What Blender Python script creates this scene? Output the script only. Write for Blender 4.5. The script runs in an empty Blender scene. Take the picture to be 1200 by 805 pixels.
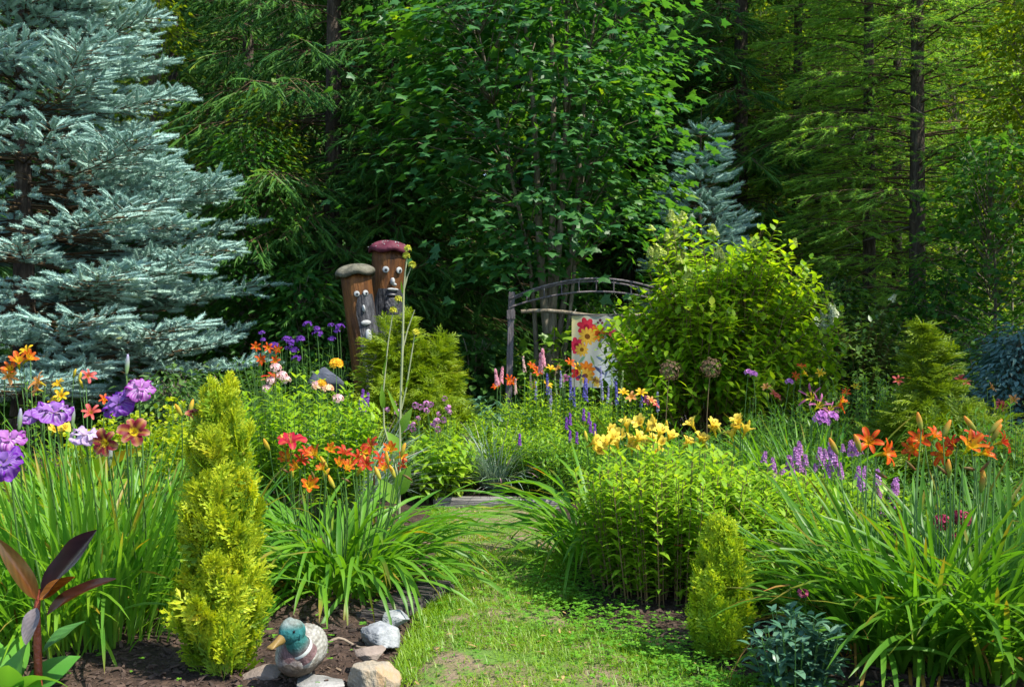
import bpy, bmesh, math, random
import numpy as np
from mathutils import Matrix, Vector

sc = bpy.context.scene
COL = sc.collection
# ------------------------------------------------------------------ camera, sky, sun, exposure
camd = bpy.data.cameras.new('camera'); cam = bpy.data.objects.new('camera', camd); COL.objects.link(cam)
camd.sensor_width = 36.0; camd.lens = 35.0; camd.clip_start = 0.05; camd.clip_end = 600
cam.location = (0, 0, 1.1); cam.rotation_euler = (math.radians(90), 0, 0)
sc.camera = cam
SUN = Vector((0.49, -0.24, 0.84)).normalized()
EL = math.asin(SUN.z); ROT = math.atan2(SUN.x, SUN.y)
w = bpy.data.worlds.new('World'); sc.world = w; w.use_nodes = True
nt = w.node_tree; nt.nodes.clear()
sky = nt.nodes.new('ShaderNodeTexSky'); sky.sky_type = 'NISHITA'; sky.sun_disc = False
sky.sun_elevation = EL; sky.sun_rotation = ROT; sky.air_density = 1.0; sky.dust_density = 0.6; sky.ozone_density = 1.5
bg = nt.nodes.new('ShaderNodeBackground'); bg.inputs['Strength'].default_value = 0.15
wo = nt.nodes.new('ShaderNodeOutputWorld')
nt.links.new(sky.outputs[0], bg.inputs[0]); nt.links.new(bg.outputs[0], wo.inputs[0])
sl = bpy.data.lights.new('sun', 'SUN'); sl.energy = 4.0; sl.angle = math.radians(0.5); sl.color = (1.0, 0.95, 0.84)
so = bpy.data.objects.new('sun', sl); COL.objects.link(so)
so.rotation_euler = SUN.to_track_quat('Z', 'Y').to_euler()
vs = sc.view_settings
vs.view_transform = 'Standard'; vs.look = 'None'; vs.gamma = 1.0; vs.use_curve_mapping = False; vs.exposure = 1.17
cy = sc.cycles
cy.max_bounces = 6; cy.diffuse_bounces = 4; cy.glossy_bounces = 2; cy.transmission_bounces = 3; cy.transparent_max_bounces = 4
cy.use_denoising = True; cy.caustics_reflective = False; cy.caustics_refractive = False
cy.sample_clamp_indirect = 4.0

F = 1167.0
def at(px, py, Y): return np.array([(px-600)/F*Y, Y, 1.1-(py-402.5)/F*Y])
def gx(px, Y): return (px-600)/F*Y
RNG = lambda s: np.random.default_rng(s)
def unit(v):
    v = np.asarray(v, float); return v/np.maximum(np.linalg.norm(v, axis=-1, keepdims=True), 1e-9)
def rot_from(z, spin=0.0):
    z = Vector(z).normalized()
    return z.to_track_quat('Z', 'Y').to_matrix().to_4x4() @ Matrix.Rotation(spin, 4, 'Z')

# ------------------------------------------------------------------ mesh accumulator
class Acc:
    def __init__(s): s.v = []; s.f = {}; s.c = []; s.n = 0
    def add(s, v, faces, col=None):
        v = np.asarray(v, float).reshape(-1, 3)
        if len(v) == 0: return s
        for fa in faces:
            fa = np.asarray(fa, np.int64)
            if fa.size: s.f.setdefault(fa.shape[1], []).append(fa+s.n)
        s.v.append(v); s.n += len(v)
        if col is None: col = np.ones(3)
        s.c.append(np.broadcast_to(np.asarray(col, float), (len(v), 3)))
        return s
    def mesh(s, name, mat=None, smooth=True):
        me = bpy.data.meshes.new(name)
        V = np.concatenate(s.v).astype(np.float32)
        me.vertices.add(len(V)); me.vertices.foreach_set('co', V.ravel())
        loops = []; starts = []; o = 0
        for k, L in s.f.items():
            a = np.concatenate(L); loops.append(a.ravel()); starts.append(o+np.arange(len(a))*k); o += a.size
        loops = np.concatenate(loops).astype(np.int32); starts = np.concatenate(starts).astype(np.int32)
        me.loops.add(len(loops)); me.loops.foreach_set('vertex_index', loops)
        me.polygons.add(len(starts)); me.polygons.foreach_set('loop_start', starts)
        me.polygons.foreach_set('use_smooth', np.full(len(starts), smooth))
        me.update(calc_edges=True)
        at_ = me.color_attributes.new('Col', 'FLOAT_COLOR', 'POINT')
        c = np.concatenate(s.c); c4 = np.ones((len(c), 4), np.float32); c4[:, :3] = c
        at_.data.foreach_set('color', c4.ravel())
        if mat: me.materials.append(mat)
        return me

def strips(base, d, up, L, W, bend, nseg=5, prof=None, fold=0.15, ncol=3, wave=0.0, rng=None, twist=None):
    """curved ribbons: strap leaves, blades, petals. bend (rad) curls each away from its upper side"""
    base = np.atleast_2d(base).astype(float); N = len(base)
    d = unit(np.broadcast_to(d, (N, 3))); up = np.broadcast_to(up, (N, 3))
    side = np.cross(d, up); bad = np.linalg.norm(side, axis=1) < 1e-4; side[bad] = (1, 0, 0); side = unit(side)
    n = np.cross(side, d)
    L = np.broadcast_to(L, N).astype(float); W = np.broadcast_to(W, N).astype(float)
    b = np.broadcast_to(bend, N).astype(float); b = np.where(np.abs(b) < 1e-3, 1e-3, b)
    t = np.linspace(0, 1, nseg+1)
    u = np.linspace(-1, 1, ncol)
    bt = b[:, None]*t[None]
    ctr = base[:, None]+L[:, None, None]*(d[:, None]*(np.sin(bt)/b[:, None])[..., None]-n[:, None]*((1-np.cos(bt))/b[:, None])[..., None])
    nn = n[:, None]*np.cos(bt)[..., None]+d[:, None]*np.sin(bt)[..., None]
    sd = np.broadcast_to(side[:, None], nn.shape)
    if twist is not None:
        tw = np.broadcast_to(twist, N)[:, None]*t[None]
        sd, nn = sd*np.cos(tw)[..., None]+nn*np.sin(tw)[..., None], nn*np.cos(tw)[..., None]-sd*np.sin(tw)[..., None]
    wd = 0.5*W[:, None]*prof(t)[None]
    off = fold*np.abs(u)[None, None]*wd[..., None]
    if wave and rng is not None:
        ph = rng.uniform(0, 6.28, (N, 1, 1)); off = off+wave*wd[..., None]*np.abs(u)*np.sin(9*t[None, :, None]+ph+u*1.5)
    v = ctr[:, :, None]+sd[:, :, None]*(wd[..., None]*u)[..., None]+nn[:, :, None]*off[..., None]
    R = (nseg+1)*ncol
    q = []
    for i in range(nseg):
        for j in range(ncol-1):
            a = i*ncol+j; q.append((a, a+1, a+ncol+1, a+ncol))
    q = (np.array(q)[None]+(np.arange(N)*R)[:, None, None]).reshape(-1, 4)
    T = np.broadcast_to(t[None, :, None], (N, nseg+1, ncol)).ravel(); U = np.broadcast_to(u[None, None], (N, nseg+1, ncol)).ravel()
    return v.reshape(-1, 3), q, T, U
p_strap = lambda t: np.minimum(1, 0.55+2.2*t)*np.sqrt(np.clip(1-t**3.2, 0.0004, 1))
p_leaf = lambda t: np.clip(np.sin(np.pi*np.clip(t, 0, 1)**0.75), 0.03, 1)
p_lance = lambda t: np.clip(np.sin(np.pi*np.clip(t, 0, 1)**0.6)**1.1, 0.03, 1)
p_petal = lambda t: np.clip(0.22+0.9*np.sin(np.pi*np.clip(t, 0, 1)**1.35*0.93), 0.06, 1)
p_wide = lambda t: np.clip(0.15+1.1*np.sin(np.pi*np.clip(t, 0, 1)**1.5*0.9), 0.06, 1.2)
p_thin = lambda t: np.clip(1-t, 0.12, 1)

def stamp(T, pos, X, Y, Z):
    tv, tf = T; N = len(pos)
    v = pos[:, None]+tv[None, :, :1]*X[:, None]+tv[None, :, 1:2]*Y[:, None]+tv[None, :, 2:3]*Z[:, None]
    n = len(tv)
    fs = [(np.asarray(f)[None]+(np.arange(N)*n)[:, None, None]).reshape(-1, np.asarray(f).shape[1]) for f in tf]
    return v.reshape(-1, 3), fs
def frames(d, up, L, W, roll=None):
    d = unit(d); up = np.broadcast_to(up, d.shape); s = np.cross(d, up)
    bad = np.linalg.norm(s, axis=1) < 1e-4; s[bad] = (1, 0, 0); s = unit(s); n = np.cross(s, d)
    if roll is not None:
        c, q = np.cos(roll)[:, None], np.sin(roll)[:, None]; s, n = s*c+n*q, n*c-s*q
    L = np.broadcast_to(L, len(d))[:, None]; W = np.broadcast_to(W, len(d))[:, None]
    return s*W, d*L, n*W
def tube(P, r, sides=6, cap=False):
    P = np.asarray(P, float); K = len(P); r = np.broadcast_to(r, K)
    tg = unit(np.gradient(P, axis=0)); up = np.array([0.13, 0.31, 0.94]); 
    if abs(np.dot(tg[0], up)) > 0.9: up = np.array([0.95, 0.2, 0.1])
    s = unit(np.cross(tg, up)); n = np.cross(s, tg)
    a = np.arange(sides)*2*np.pi/sides
    v = P[:, None]+r[:, None, None]*(s[:, None]*np.cos(a)[None, :, None]+n[:, None]*np.sin(a)[None, :, None])
    q = []
    for i in range(K-1):
        for j in range(sides):
            q.append((i*sides+j, i*sides+(j+1) % sides, (i+1)*sides+(j+1) % sides, (i+1)*sides+j))
    fs = [np.array(q)]
    if cap: fs.append(np.array([[*range(sides)][::-1], [*range((K-1)*sides, K*sides)]]))
    return v.reshape(-1, 3), fs
def sticks(A, B, r0, r1):
    """many thin 3-sided stems at once"""
    A = np.atleast_2d(A); B = np.atleast_2d(B); N = len(A)
    d = unit(B-A); up = np.where(np.abs(d[:, 2:3]) > 0.9, np.array([[1., 0, 0]]), np.array([[0, 0, 1.]]))
    s = unit(np.cross(d, up)); n = np.cross(s, d)
    a = np.arange(3)*2*np.pi/3
    ring = s[:, None]*np.cos(a)[None, :, None]+n[:, None]*np.sin(a)[None, :, None]
    r0 = np.broadcast_to(r0, N)[:, None, None]; r1 = np.broadcast_to(r1, N)[:, None, None]
    v = np.concatenate([A[:, None]+ring*r0, B[:, None]+ring*r1], 1)
    q = np.array([(0, 1, 4, 3), (1, 2, 5, 4), (2, 0, 3, 5)])
    return v.reshape(-1, 3), [(q[None]+(np.arange(N)*6)[:, None, None]).reshape(-1, 4)]

# ------------------------------------------------------------------ objects
def thing(name, label, cat, loc=(0, 0, 0), rz=0.0, group=None):
    o = bpy.data.objects.new(name, None); COL.objects.link(o); o.location = loc; o.rotation_euler = (0, 0, rz)
    o.empty_display_size = 0.1
    o['label'] = label; o['category'] = cat
    if group: o['group'] = group
    return o
def part(name, me, parent, M=None, label=None):
    o = bpy.data.objects.new(name, me); COL.objects.link(o); o.parent = parent
    if M is not None: o.matrix_local = M
    if label: o['label'] = label
    return o
def whole(name, me, label, cat, loc=(0, 0, 0), rot=(0, 0, 0), group=None):
    o = bpy.data.objects.new(name, me); COL.objects.link(o); o.location = loc; o.rotation_euler = rot
    o['label'] = label; o['category'] = cat
    if group: o['group'] = group
    return o
def setting(name, me, kind='structure'):
    o = bpy.data.objects.new(name, me); COL.objects.link(o); o['kind'] = kind; return o
def dup(root, loc, rz, sx=1.0, sz=1.0, label=None):
    r = root.copy(); COL.objects.link(r); r.location = loc; r.rotation_euler = (0, 0, rz); r.scale = (sx, sx, sz)
    if label: r['label'] = label
    for ch in list(root.children):
        c = ch.copy(); COL.objects.link(c); c.parent = r
    return r

# ------------------------------------------------------------------ materials
def _n(nt, typ, **kw):
    n = nt.nodes.new(typ)
    for k, v in kw.items(): n.inputs[k].default_value = v
    return n
def _mat(name):
    m = bpy.data.materials.new(name); m.use_nodes = True; nt = m.node_tree; nt.nodes.clear()
    return m, nt, nt.nodes.new('ShaderNodeOutputMaterial')
def c4(c): return (*c, 1.0)
def _leaf_shader(nt, out, colsock, rough, trans, tint, spec):
    L = nt.links.new
    bs = _n(nt, 'ShaderNodeBsdfPrincipled', Roughness=rough); bs.inputs['Specular IOR Level'].default_value = spec
    L(colsock, bs.inputs['Base Color'])
    if trans > 0:
        tr = nt.nodes.new('ShaderNodeBsdfTranslucent')
        mx = nt.nodes.new('ShaderNodeMix'); mx.data_type = 'RGBA'; mx.blend_type = 'MULTIPLY'; mx.inputs[0].default_value = 1.0
        L(colsock, mx.inputs[6]); mx.inputs[7].default_value = c4(tint); L(mx.outputs[2], tr.inputs['Color'])
        ms = nt.nodes.new('ShaderNodeMixShader'); ms.inputs[0].default_value = trans
        L(bs.outputs[0], ms.inputs[1]); L(tr.outputs[0], ms.inputs[2]); L(ms.outputs[0], out.inputs[0])
    else: L(bs.outputs[0], out.inputs[0])
def leaf_mat(name, a, b, c=None, rough=0.45, trans=0.35, tint=(1.7, 1.55, 0.6), spec=0.5, scale=2.5, viv=None):
    """every leaf (mesh island) gets its own shade between a and b; c: colour of a few odd leaves"""
    if viv is None: viv = trans >= .2 and b[1] > b[2]*1.8
    if viv: a, b, c = [None if q is None else (q[0]*1.10, q[1]*1.12, q[2]*.6) for q in (a, b, c)]; trans = min(.55, trans+.12); spec *= .6
    m, nt, out = _mat(name); L = nt.links.new
    ge = nt.nodes.new('ShaderNodeNewGeometry'); cr = nt.nodes.new('ShaderNodeValToRGB')
    e = cr.color_ramp.elements; e[0].position = 0.0; e[0].color = c4(a); e[1].position = 0.9; e[1].color = c4(b)
    if c is not None:
        x = e.new(0.975); x.color = c4(c)
    tc = nt.nodes.new('ShaderNodeTexCoord'); no = _n(nt, 'ShaderNodeTexNoise', Scale=scale, Detail=2.0)
    L(tc.outputs['Object'], no.inputs['Vector'])
    ad = nt.nodes.new('ShaderNodeMath'); ad.operation = 'MULTIPLY_ADD'; ad.inputs[1].default_value = 0.65; ad.use_clamp = True
    sb = nt.nodes.new('ShaderNodeMath'); sb.operation = 'MULTIPLY_ADD'; sb.inputs[1].default_value = 1.1; sb.inputs[2].default_value = -0.37
    L(no.outputs[0], sb.inputs[0]); L(ge.outputs['Random Per Island'], ad.inputs[0]); L(sb.outputs[0], ad.inputs[2])
    L(ad.outputs[0], cr.inputs[0])
    vc = nt.nodes.new('ShaderNodeVertexColor'); vc.layer_name = 'Col'; mx = nt.nodes.new('ShaderNodeMix'); mx.data_type = 'RGBA'; mx.blend_type = 'MULTIPLY'; mx.inputs[0].default_value = 1.0
    L(cr.outputs[0], mx.inputs[6]); L(vc.outputs[0], mx.inputs[7])
    _leaf_shader(nt, out, mx.outputs[2], rough, trans, tint, spec)
    return m
def col_mat(name, rough=0.55, trans=0.3, tint=(1.3, 1.3, 1.1), spec=0.15):
    m, nt, out = _mat(name)
    a = nt.nodes.new('ShaderNodeVertexColor'); a.layer_name = 'Col'
    _leaf_shader(nt, out, a.outputs[0], rough, trans, tint, spec); return m
def noise_mat(name, cols, scale=6.0, rough=0.85, bump=0.4, detail=6.0, stretch=None, bscale=None, spec=0.3, metal=0.0, dist=0.02):
    m, nt, out = _mat(name); L = nt.links.new
    tc = nt.nodes.new('ShaderNodeTexCoord'); mp = nt.nodes.new('ShaderNodeMapping')
    if stretch: mp.inputs['Scale'].default_value = stretch
    L(tc.outputs['Object'], mp.inputs[0])
    no = _n(nt, 'ShaderNodeTexNoise', Scale=scale, Detail=detail, Roughness=0.65); L(mp.outputs[0], no.inputs['Vector'])
    cr = nt.nodes.new('ShaderNodeValToRGB'); e = cr.color_ramp.elements
    k = len(cols)
    e[0].position = 0.28; e[0].color = c4(cols[0]); e[1].position = 0.72; e[1].color = c4(cols[-1])
    for i in range(1, k-1): x = e.new(0.28+0.44*i/(k-1)); x.color = c4(cols[i])
    L(no.outputs[0], cr.inputs[0])
    bs = _n(nt, 'ShaderNodeBsdfPrincipled', Roughness=rough, Metallic=metal); bs.inputs['Specular IOR Level'].default_value = spec
    L(cr.outputs[0], bs.inputs['Base Color'])
    n2 = _n(nt, 'ShaderNodeTexNoise', Scale=bscale or scale*3, Detail=5.0); L(mp.outputs[0], n2.inputs['Vector'])
    bp = _n(nt, 'ShaderNodeBump', Strength=bump, Distance=dist); L(n2.outputs[0], bp.inputs['Height']); L(bp.outputs[0], bs.inputs['Normal'])
    L(bs.outputs[0], out.inputs[0]); return m
def plain(name, c, rough=0.5, spec=0.4):
    m, nt, out = _mat(name); bs = _n(nt, 'ShaderNodeBsdfPrincipled', Roughness=rough); bs.inputs['Base Color'].default_value = c4(c)
    bs.inputs['Specular IOR Level'].default_value = spec; nt.links.new(bs.outputs[0], out.inputs[0]); return m

M = {}
M['blue_needle'] = leaf_mat('blue_needle', (0.22, 0.37, 0.32), (0.44, 0.62, 0.53), (0.24, 0.29, 0.12), rough=0.75, trans=0.15, tint=(1, 1.05, 1.0), spec=0.12, scale=1.2)
M['spruce_needle'] = leaf_mat('spruce_needle', (0.025, 0.11, 0.06), (0.10, 0.22, 0.05), (0.22, 0.28, 0.05), rough=0.5, trans=0.28, spec=0.35, scale=0.6)
M['larch_needle'] = leaf_mat('larch_needle', (0.10, 0.24, 0.08), (0.26, 0.42, 0.14), (0.34, 0.42, 0.1), rough=0.55, trans=0.45, tint=(2.0, 1.8, .7), spec=0.3, scale=0.6)
M['maple_leaf'] = leaf_mat('maple_leaf', (0.016, 0.10, 0.04), (0.065, 0.19, 0.03), (0.16, 0.28, 0.02), rough=0.48, trans=0.42, tint=(2.4, 2.0, 0.5), spec=0.45, scale=0.9, viv=False)
M['sapling_leaf'] = leaf_mat('sapling_leaf', (0.018, 0.10, 0.04), (0.08, 0.19, 0.035), (0.19, 0.24, 0.02), rough=0.45, trans=0.4, spec=0.4, scale=0.8)
M['yellow_leaf'] = leaf_mat('yellow_leaf', (0.08, 0.16, 0.02), (0.22, 0.28, 0.025), (0.3, 0.3, 0.03), rough=0.45, trans=0.45, scale=1.2)
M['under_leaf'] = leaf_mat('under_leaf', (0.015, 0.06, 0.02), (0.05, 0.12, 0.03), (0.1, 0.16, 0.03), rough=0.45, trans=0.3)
M['far_leaf'] = leaf_mat('far_leaf', (0.03, 0.12, 0.05), (0.16, 0.30, 0.06), (0.26, 0.36, 0.06), rough=0.5, trans=0.35, scale=0.35)
M['hydrangea_leaf'] = leaf_mat('hydrangea_leaf', (0.08, 0.22, 0.02), (0.30, 0.43, 0.03), (0.40, 0.45, 0.05), rough=0.42, trans=0.42, spec=0.5, scale=1.5)
M['dogwood_leaf'] = leaf_mat('dogwood_leaf', (0.03, 0.10, 0.035), (0.12, 0.2, 0.09), (0.35, 0.42, 0.28), rough=0.38, trans=0.25, scale=2)
M['thread'] = leaf_mat('thread', (0.09, 0.17, 0.012), (0.26, 0.33, 0.016), (0.28, 0.27, 0.02), rough=0.5, trans=0.25, tint=(1.3, 1.3, 0.6), scale=3)
M['juniper'] = leaf_mat('juniper', (0.08, 0.15, 0.015), (0.22, 0.29, 0.022), (0.22, 0.22, 0.02), rough=0.5, trans=0.25, tint=(1.3, 1.3, 0.6), scale=2)
M['golden'] = leaf_mat('golden', (0.22, 0.35, 0.03), (0.54, 0.56, 0.04), (0.5, 0.42, 0.02), rough=0.5, trans=0.3, tint=(1.3, 1.25, 0.5), scale=9)
M['golden_green'] = leaf_mat('golden_green', (0.17, 0.33, 0.03), (0.52, 0.57, 0.04), (0.46, 0.42, 0.02), rough=0.5, trans=0.3, tint=(1.3, 1.25, 0.5), scale=7)
M['strap'] = leaf_mat('strap', (0.045, 0.16, 0.022), (0.14, 0.30, 0.04), (0.22, 0.30, 0.05), rough=0.42, trans=0.34, tint=(1.6, 1.5, 0.5), spec=0.5, scale=5)
M['strap_lime'] = leaf_mat('strap_lime', (0.07, 0.20, 0.022), (0.20, 0.35, 0.035), (0.28, 0.36, 0.05), rough=0.42, trans=0.34, tint=(1.6, 1.5, 0.5), scale=5)
M['strap_dead'] = leaf_mat('strap_dead', (0.16, 0.08, 0.03), (0.38, 0.22, 0.08), rough=0.6, trans=0.2, tint=(1.2, 1, .7))
M['strap_deep'] = leaf_mat('strap_deep', (0.035, 0.125, 0.02), (0.11, 0.25, 0.035), (0.2, 0.31, 0.05), rough=0.42, trans=0.34, tint=(1.6, 1.5, 0.5), scale=5)
M['iris_leaf'] = leaf_mat('iris_leaf', (0.06, 0.20, 0.045), (0.19, 0.36, 0.07), (0.26, 0.38, 0.07), rough=0.42, trans=0.36, tint=(1.5, 1.5, 0.5), scale=5)
M['phlox_leaf'] = leaf_mat('phlox_leaf', (0.10, 0.25, 0.025), (0.29, 0.42, 0.05), (0.38, 0.46, 0.1), rough=0.45, trans=0.36, scale=4)
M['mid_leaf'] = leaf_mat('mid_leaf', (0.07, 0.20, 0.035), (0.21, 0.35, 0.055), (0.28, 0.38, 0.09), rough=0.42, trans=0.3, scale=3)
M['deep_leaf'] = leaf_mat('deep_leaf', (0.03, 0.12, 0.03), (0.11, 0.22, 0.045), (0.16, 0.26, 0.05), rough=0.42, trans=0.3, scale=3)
M['blue_leaf'] = leaf_mat('blue_leaf', (0.03, 0.11, 0.06), (0.11, 0.22, 0.13), (0.26, 0.36, 0.28), rough=0.42, trans=0.15, tint=(1.1, 1.3, .9), scale=5)
M['willow_leaf'] = leaf_mat('willow_leaf', (0.05, 0.14, 0.12), (0.12, 0.24, 0.22), rough=0.5, trans=0.2, tint=(1.1, 1.3, .9))
M['oat_grass'] = leaf_mat('oat_grass', (0.13, 0.22, 0.16), (0.30, 0.38, 0.30), (0.4, 0.4, 0.26), rough=0.5, trans=0.2, tint=(1.1, 1.2, .9))
M['euphorbia'] = leaf_mat('euphorbia', (0.16, 0.26, 0.012), (0.42, 0.44, 0.02), (0.48, 0.46, 0.03), rough=0.5, trans=0.35, tint=(1.3, 1.3, .5))
M['hosta'] = leaf_mat('hosta', (0.16, 0.29, 0.025), (0.32, 0.42, 0.05), rough=0.36, trans=0.3)
M['broad_green'] = leaf_mat('broad_green', (0.05, 0.19, 0.05), (0.14, 0.32, 0.07), rough=0.4, trans=0.25)
M['lawn'] = leaf_mat('lawn', (0.085, 0.23, 0.010), (0.25, 0.39, 0.015), (0.38, 0.34, 0.12), rough=0.45, trans=0.4, tint=(1.5, 1.4, .5), scale=3, viv=False)
M['clover'] = leaf_mat('clover', (0.06, 0.21, 0.03), (0.16, 0.34, 0.05), rough=0.45, trans=0.3)
M['petal'] = col_mat('petal', 0.45, 0.32)
M['floret'] = col_mat('floret', 0.6, 0.25)
M['print'] = col_mat('printed_cloth', 0.8, 0.25, (1, 1, 1), 0.1)
M['stem'] = leaf_mat('stem', (0.05, 0.14, 0.025), (0.12, 0.23, 0.05), rough=0.5, trans=0.0)
M['stem_brown'] = leaf_mat('stem_brown', (0.10, 0.07, 0.03), (0.22, 0.14, 0.06), rough=0.7, trans=0.0)
M['bark'] = noise_mat('bark', [(0.022, 0.017, 0.013), (0.07, 0.052, 0.038), (0.15, 0.12, 0.09)], scale=9, stretch=(3, 3, 0.6), bump=0.9, rough=0.9)
M['bark_grey'] = noise_mat('bark_grey', [(0.07, 0.06, 0.045), (0.19, 0.155, 0.11), (0.32, 0.27, 0.2)], scale=7, stretch=(2.5, 2.5, 0.7), bump=0.7, rough=0.88)
M['twig'] = leaf_mat('twig', (0.045, 0.03, 0.016), (0.15, 0.10, 0.05), rough=0.85, trans=0.0, spec=0.2)
M['dead_twig'] = leaf_mat('dead_twig', (0.05, 0.042, 0.033), (0.16, 0.14, 0.11), rough=0.85, trans=0.0, spec=0.2)

# ------------------------------------------------------------------ ground, path, sky room
def fnoise(x, y, s=1.0, seed=0):
    r = RNG(seed); o = 0
    for k in range(9):
        a, f, p = r.uniform(0, 6.28), s*1.5**(k*0.6), r.uniform(0, 6.28)
        o = o+np.sin((x*np.cos(a)+y*np.sin(a))*f+p)/(1+0.5*k)
    return o/3.2
PATH_Y = np.array([1.5, 3.2, 3.5, 4.0, 5.0, 6.0, 6.62])
PATH_L = np.array([-0.42, -0.37, -0.36, -0.35, -0.34, -0.42, -0.50])
PATH_R = np.array([1.0, 0.74, 0.52, 0.24, 0.22, 0.30, 0.22])
def grid_mesh(name, xs, ys, zf, mat):
    X, Y = np.meshgrid(xs, ys); Z = zf(X, Y)
    v = np.stack([X, Y, Z], -1).reshape(-1, 3); nx = len(xs)
    i = np.arange(len(ys)-1)[:, None]*nx+np.arange(nx-1)[None]
    q = np.stack([i, i+1, i+nx+1, i+nx], -1).reshape(-1, 4)
    return Acc().add(v, [q]).mesh(name, mat)
soil = noise_mat('soil', [(0.018, 0.010, 0.007), (0.05, 0.030, 0.02), (0.11, 0.07, 0.048)], scale=14, bump=1.0, bscale=55, dist=0.03, rough=0.95)
forest_floor = noise_mat('forest_floor', [(0.016, 0.014, 0.008), (0.04, 0.035, 0.015), (0.05, 0.07, 0.02)], scale=1.3, bump=1.0, bscale=14, dist=0.1, rough=0.95)
setting('ground', grid_mesh('ground', np.linspace(-250, 250, 41), np.linspace(-100, 400, 41), lambda x, y: 0*x-0.06, forest_floor))
def bed_z(x, y):
    l = np.interp(y, PATH_Y, PATH_L); r = np.interp(y, PATH_Y, PATH_R)
    d = np.maximum(l-x, x-r); d = np.where(y > 6.62, np.maximum(d, (y-6.62)), d)
    s = np.clip(d/0.25, 0, 1); s = s*s*(3-2*s)
    return -0.02+0.05*s+0.012*fnoise(x, y, 9, 3)*s+0.004*fnoise(x, y, 30, 5)
setting('soil', grid_mesh('garden_soil', np.linspace(-6, 6, 260), np.linspace(1.2, 11.5, 240), bed_z, soil))
# worn grass path
def path_mat():
    m, nt, out = _mat('worn_grass'); L = nt.links.new
    tc = nt.nodes.new('ShaderNodeTexCoord')
    n1 = _n(nt, 'ShaderNodeTexNoise', Scale=4.5, Detail=6.0); L(tc.outputs['Object'], n1.inputs[0])
    n2 = _n(nt, 'ShaderNodeTexNoise', Scale=60, Detail=4.0); L(tc.outputs['Object'], n2.inputs[0])
    cr = nt.nodes.new('ShaderNodeValToRGB'); e = cr.color_ramp.elements
    e[0].position = 0.42; e[0].color = (0.19, 0.135, 0.085, 1); e[1].position = 0.58; e[1].color = (0.09, 0.17, 0.018, 1)
    x = e.new(0.5); x.color = (0.14, 0.13, 0.045, 1)
    ad = nt.nodes.new('ShaderNodeMath'); ad.operation = 'MULTIPLY_ADD'; ad.inputs[1].default_value = 0.3; L(n2.outputs[0], ad.inputs[0])
    sb = nt.nodes.new('ShaderNodeMath'); sb.operation = 'SUBTRACT'; sb.inputs[1].default_value = 0.15; L(n1.outputs[0], sb.inputs[0]); L(sb.outputs[0], ad.inputs[2])
    L(ad.outputs[0], cr.inputs[0])
    bs = _n(nt, 'ShaderNodeBsdfPrincipled', Roughness=0.95); L(cr.outputs[0], bs.inputs[0])
    bp = _n(nt, 'ShaderNodeBump', Strength=0.9, Distance=0.02); L(n2.outputs[0], bp.inputs['Height']); L(bp.outputs[0], bs.inputs['Normal'])
    L(bs.outputs[0], out.inputs[0]); return m
ys = np.linspace(1.5, 6.62, 120); us = np.linspace(0, 1, 30)
l = np.interp(ys, PATH_Y, PATH_L)+0.03*fnoise(ys, ys*0, 7, 1); r = np.interp(ys, PATH_Y, PATH_R)+0.05*fnoise(ys, ys*0+4, 6, 2)
X = l[:, None]+(r-l)[:, None]*us[None]; Y = np.repeat(ys[:, None], 30, 1)
Z = 0.008+0.006*fnoise(X, Y, 10, 7)-0.05*(np.abs(us[None]-0.5)*2)**8
i = np.arange(119)[:, None]*30+np.arange(29)[None]
setting('path', Acc().add(np.stack([X, Y, Z], -1), [np.stack([i, i+1, i+31, i+30], -1).reshape(-1, 4)]).mesh('path', path_mat()))
BARE = [(gx(540, 3.4), 3.4, .13), (gx(515, 3.25), 3.2, .07), (gx(612, 6.2), 6.25, .22), (gx(640, 5.6), 5.6, .16), (gx(690, 4.1), 4.1, .16), (gx(740, 3.9), 3.9, .13), (gx(533, 3.95), 3.95, .04)]
rg = RNG(11); N = 120000
yy = 2.4+4.2*rg.random(N)**1.4; lo = np.interp(yy, PATH_Y, PATH_L)-0.04; hi = np.interp(yy, PATH_Y, PATH_R)+0.06; xx = lo+(hi-lo)*rg.random(N)
dens = 0.80+1.0*fnoise(xx, yy, 8, 21)-0.25*np.clip((yy-4.6)/1.8, 0, 1)
for bx, by, br in BARE: dens -= 1.7*np.exp(-((xx-bx)**2+(yy-by)**2)/br**2)
k = rg.random(N) < np.clip(dens, 0.04, 1); xx, yy = xx[k], yy[k]; N = len(xx)
az = rg.uniform(0, 6.28, N); el = rg.uniform(0.5, 1.45, N)
d = np.stack([np.cos(az)*np.cos(el), np.sin(az)*np.cos(el), np.sin(el)], 1)
v, q, _, _ = strips(np.stack([xx, yy, np.full(N, 0.0)], 1), d, (0, 0, 1), (.016+.05*rg.random(N)**1.6)*np.clip(1.25-0.1*yy, .7, 1.1), rg.uniform(.003, .0058, N), rg.uniform(0.2, 1.3, N), 2, p_thin, 0.0, 2)
setting('grass', Acc().add(v, [q]).mesh('lawn_grass', M['lawn']), 'stuff')
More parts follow.
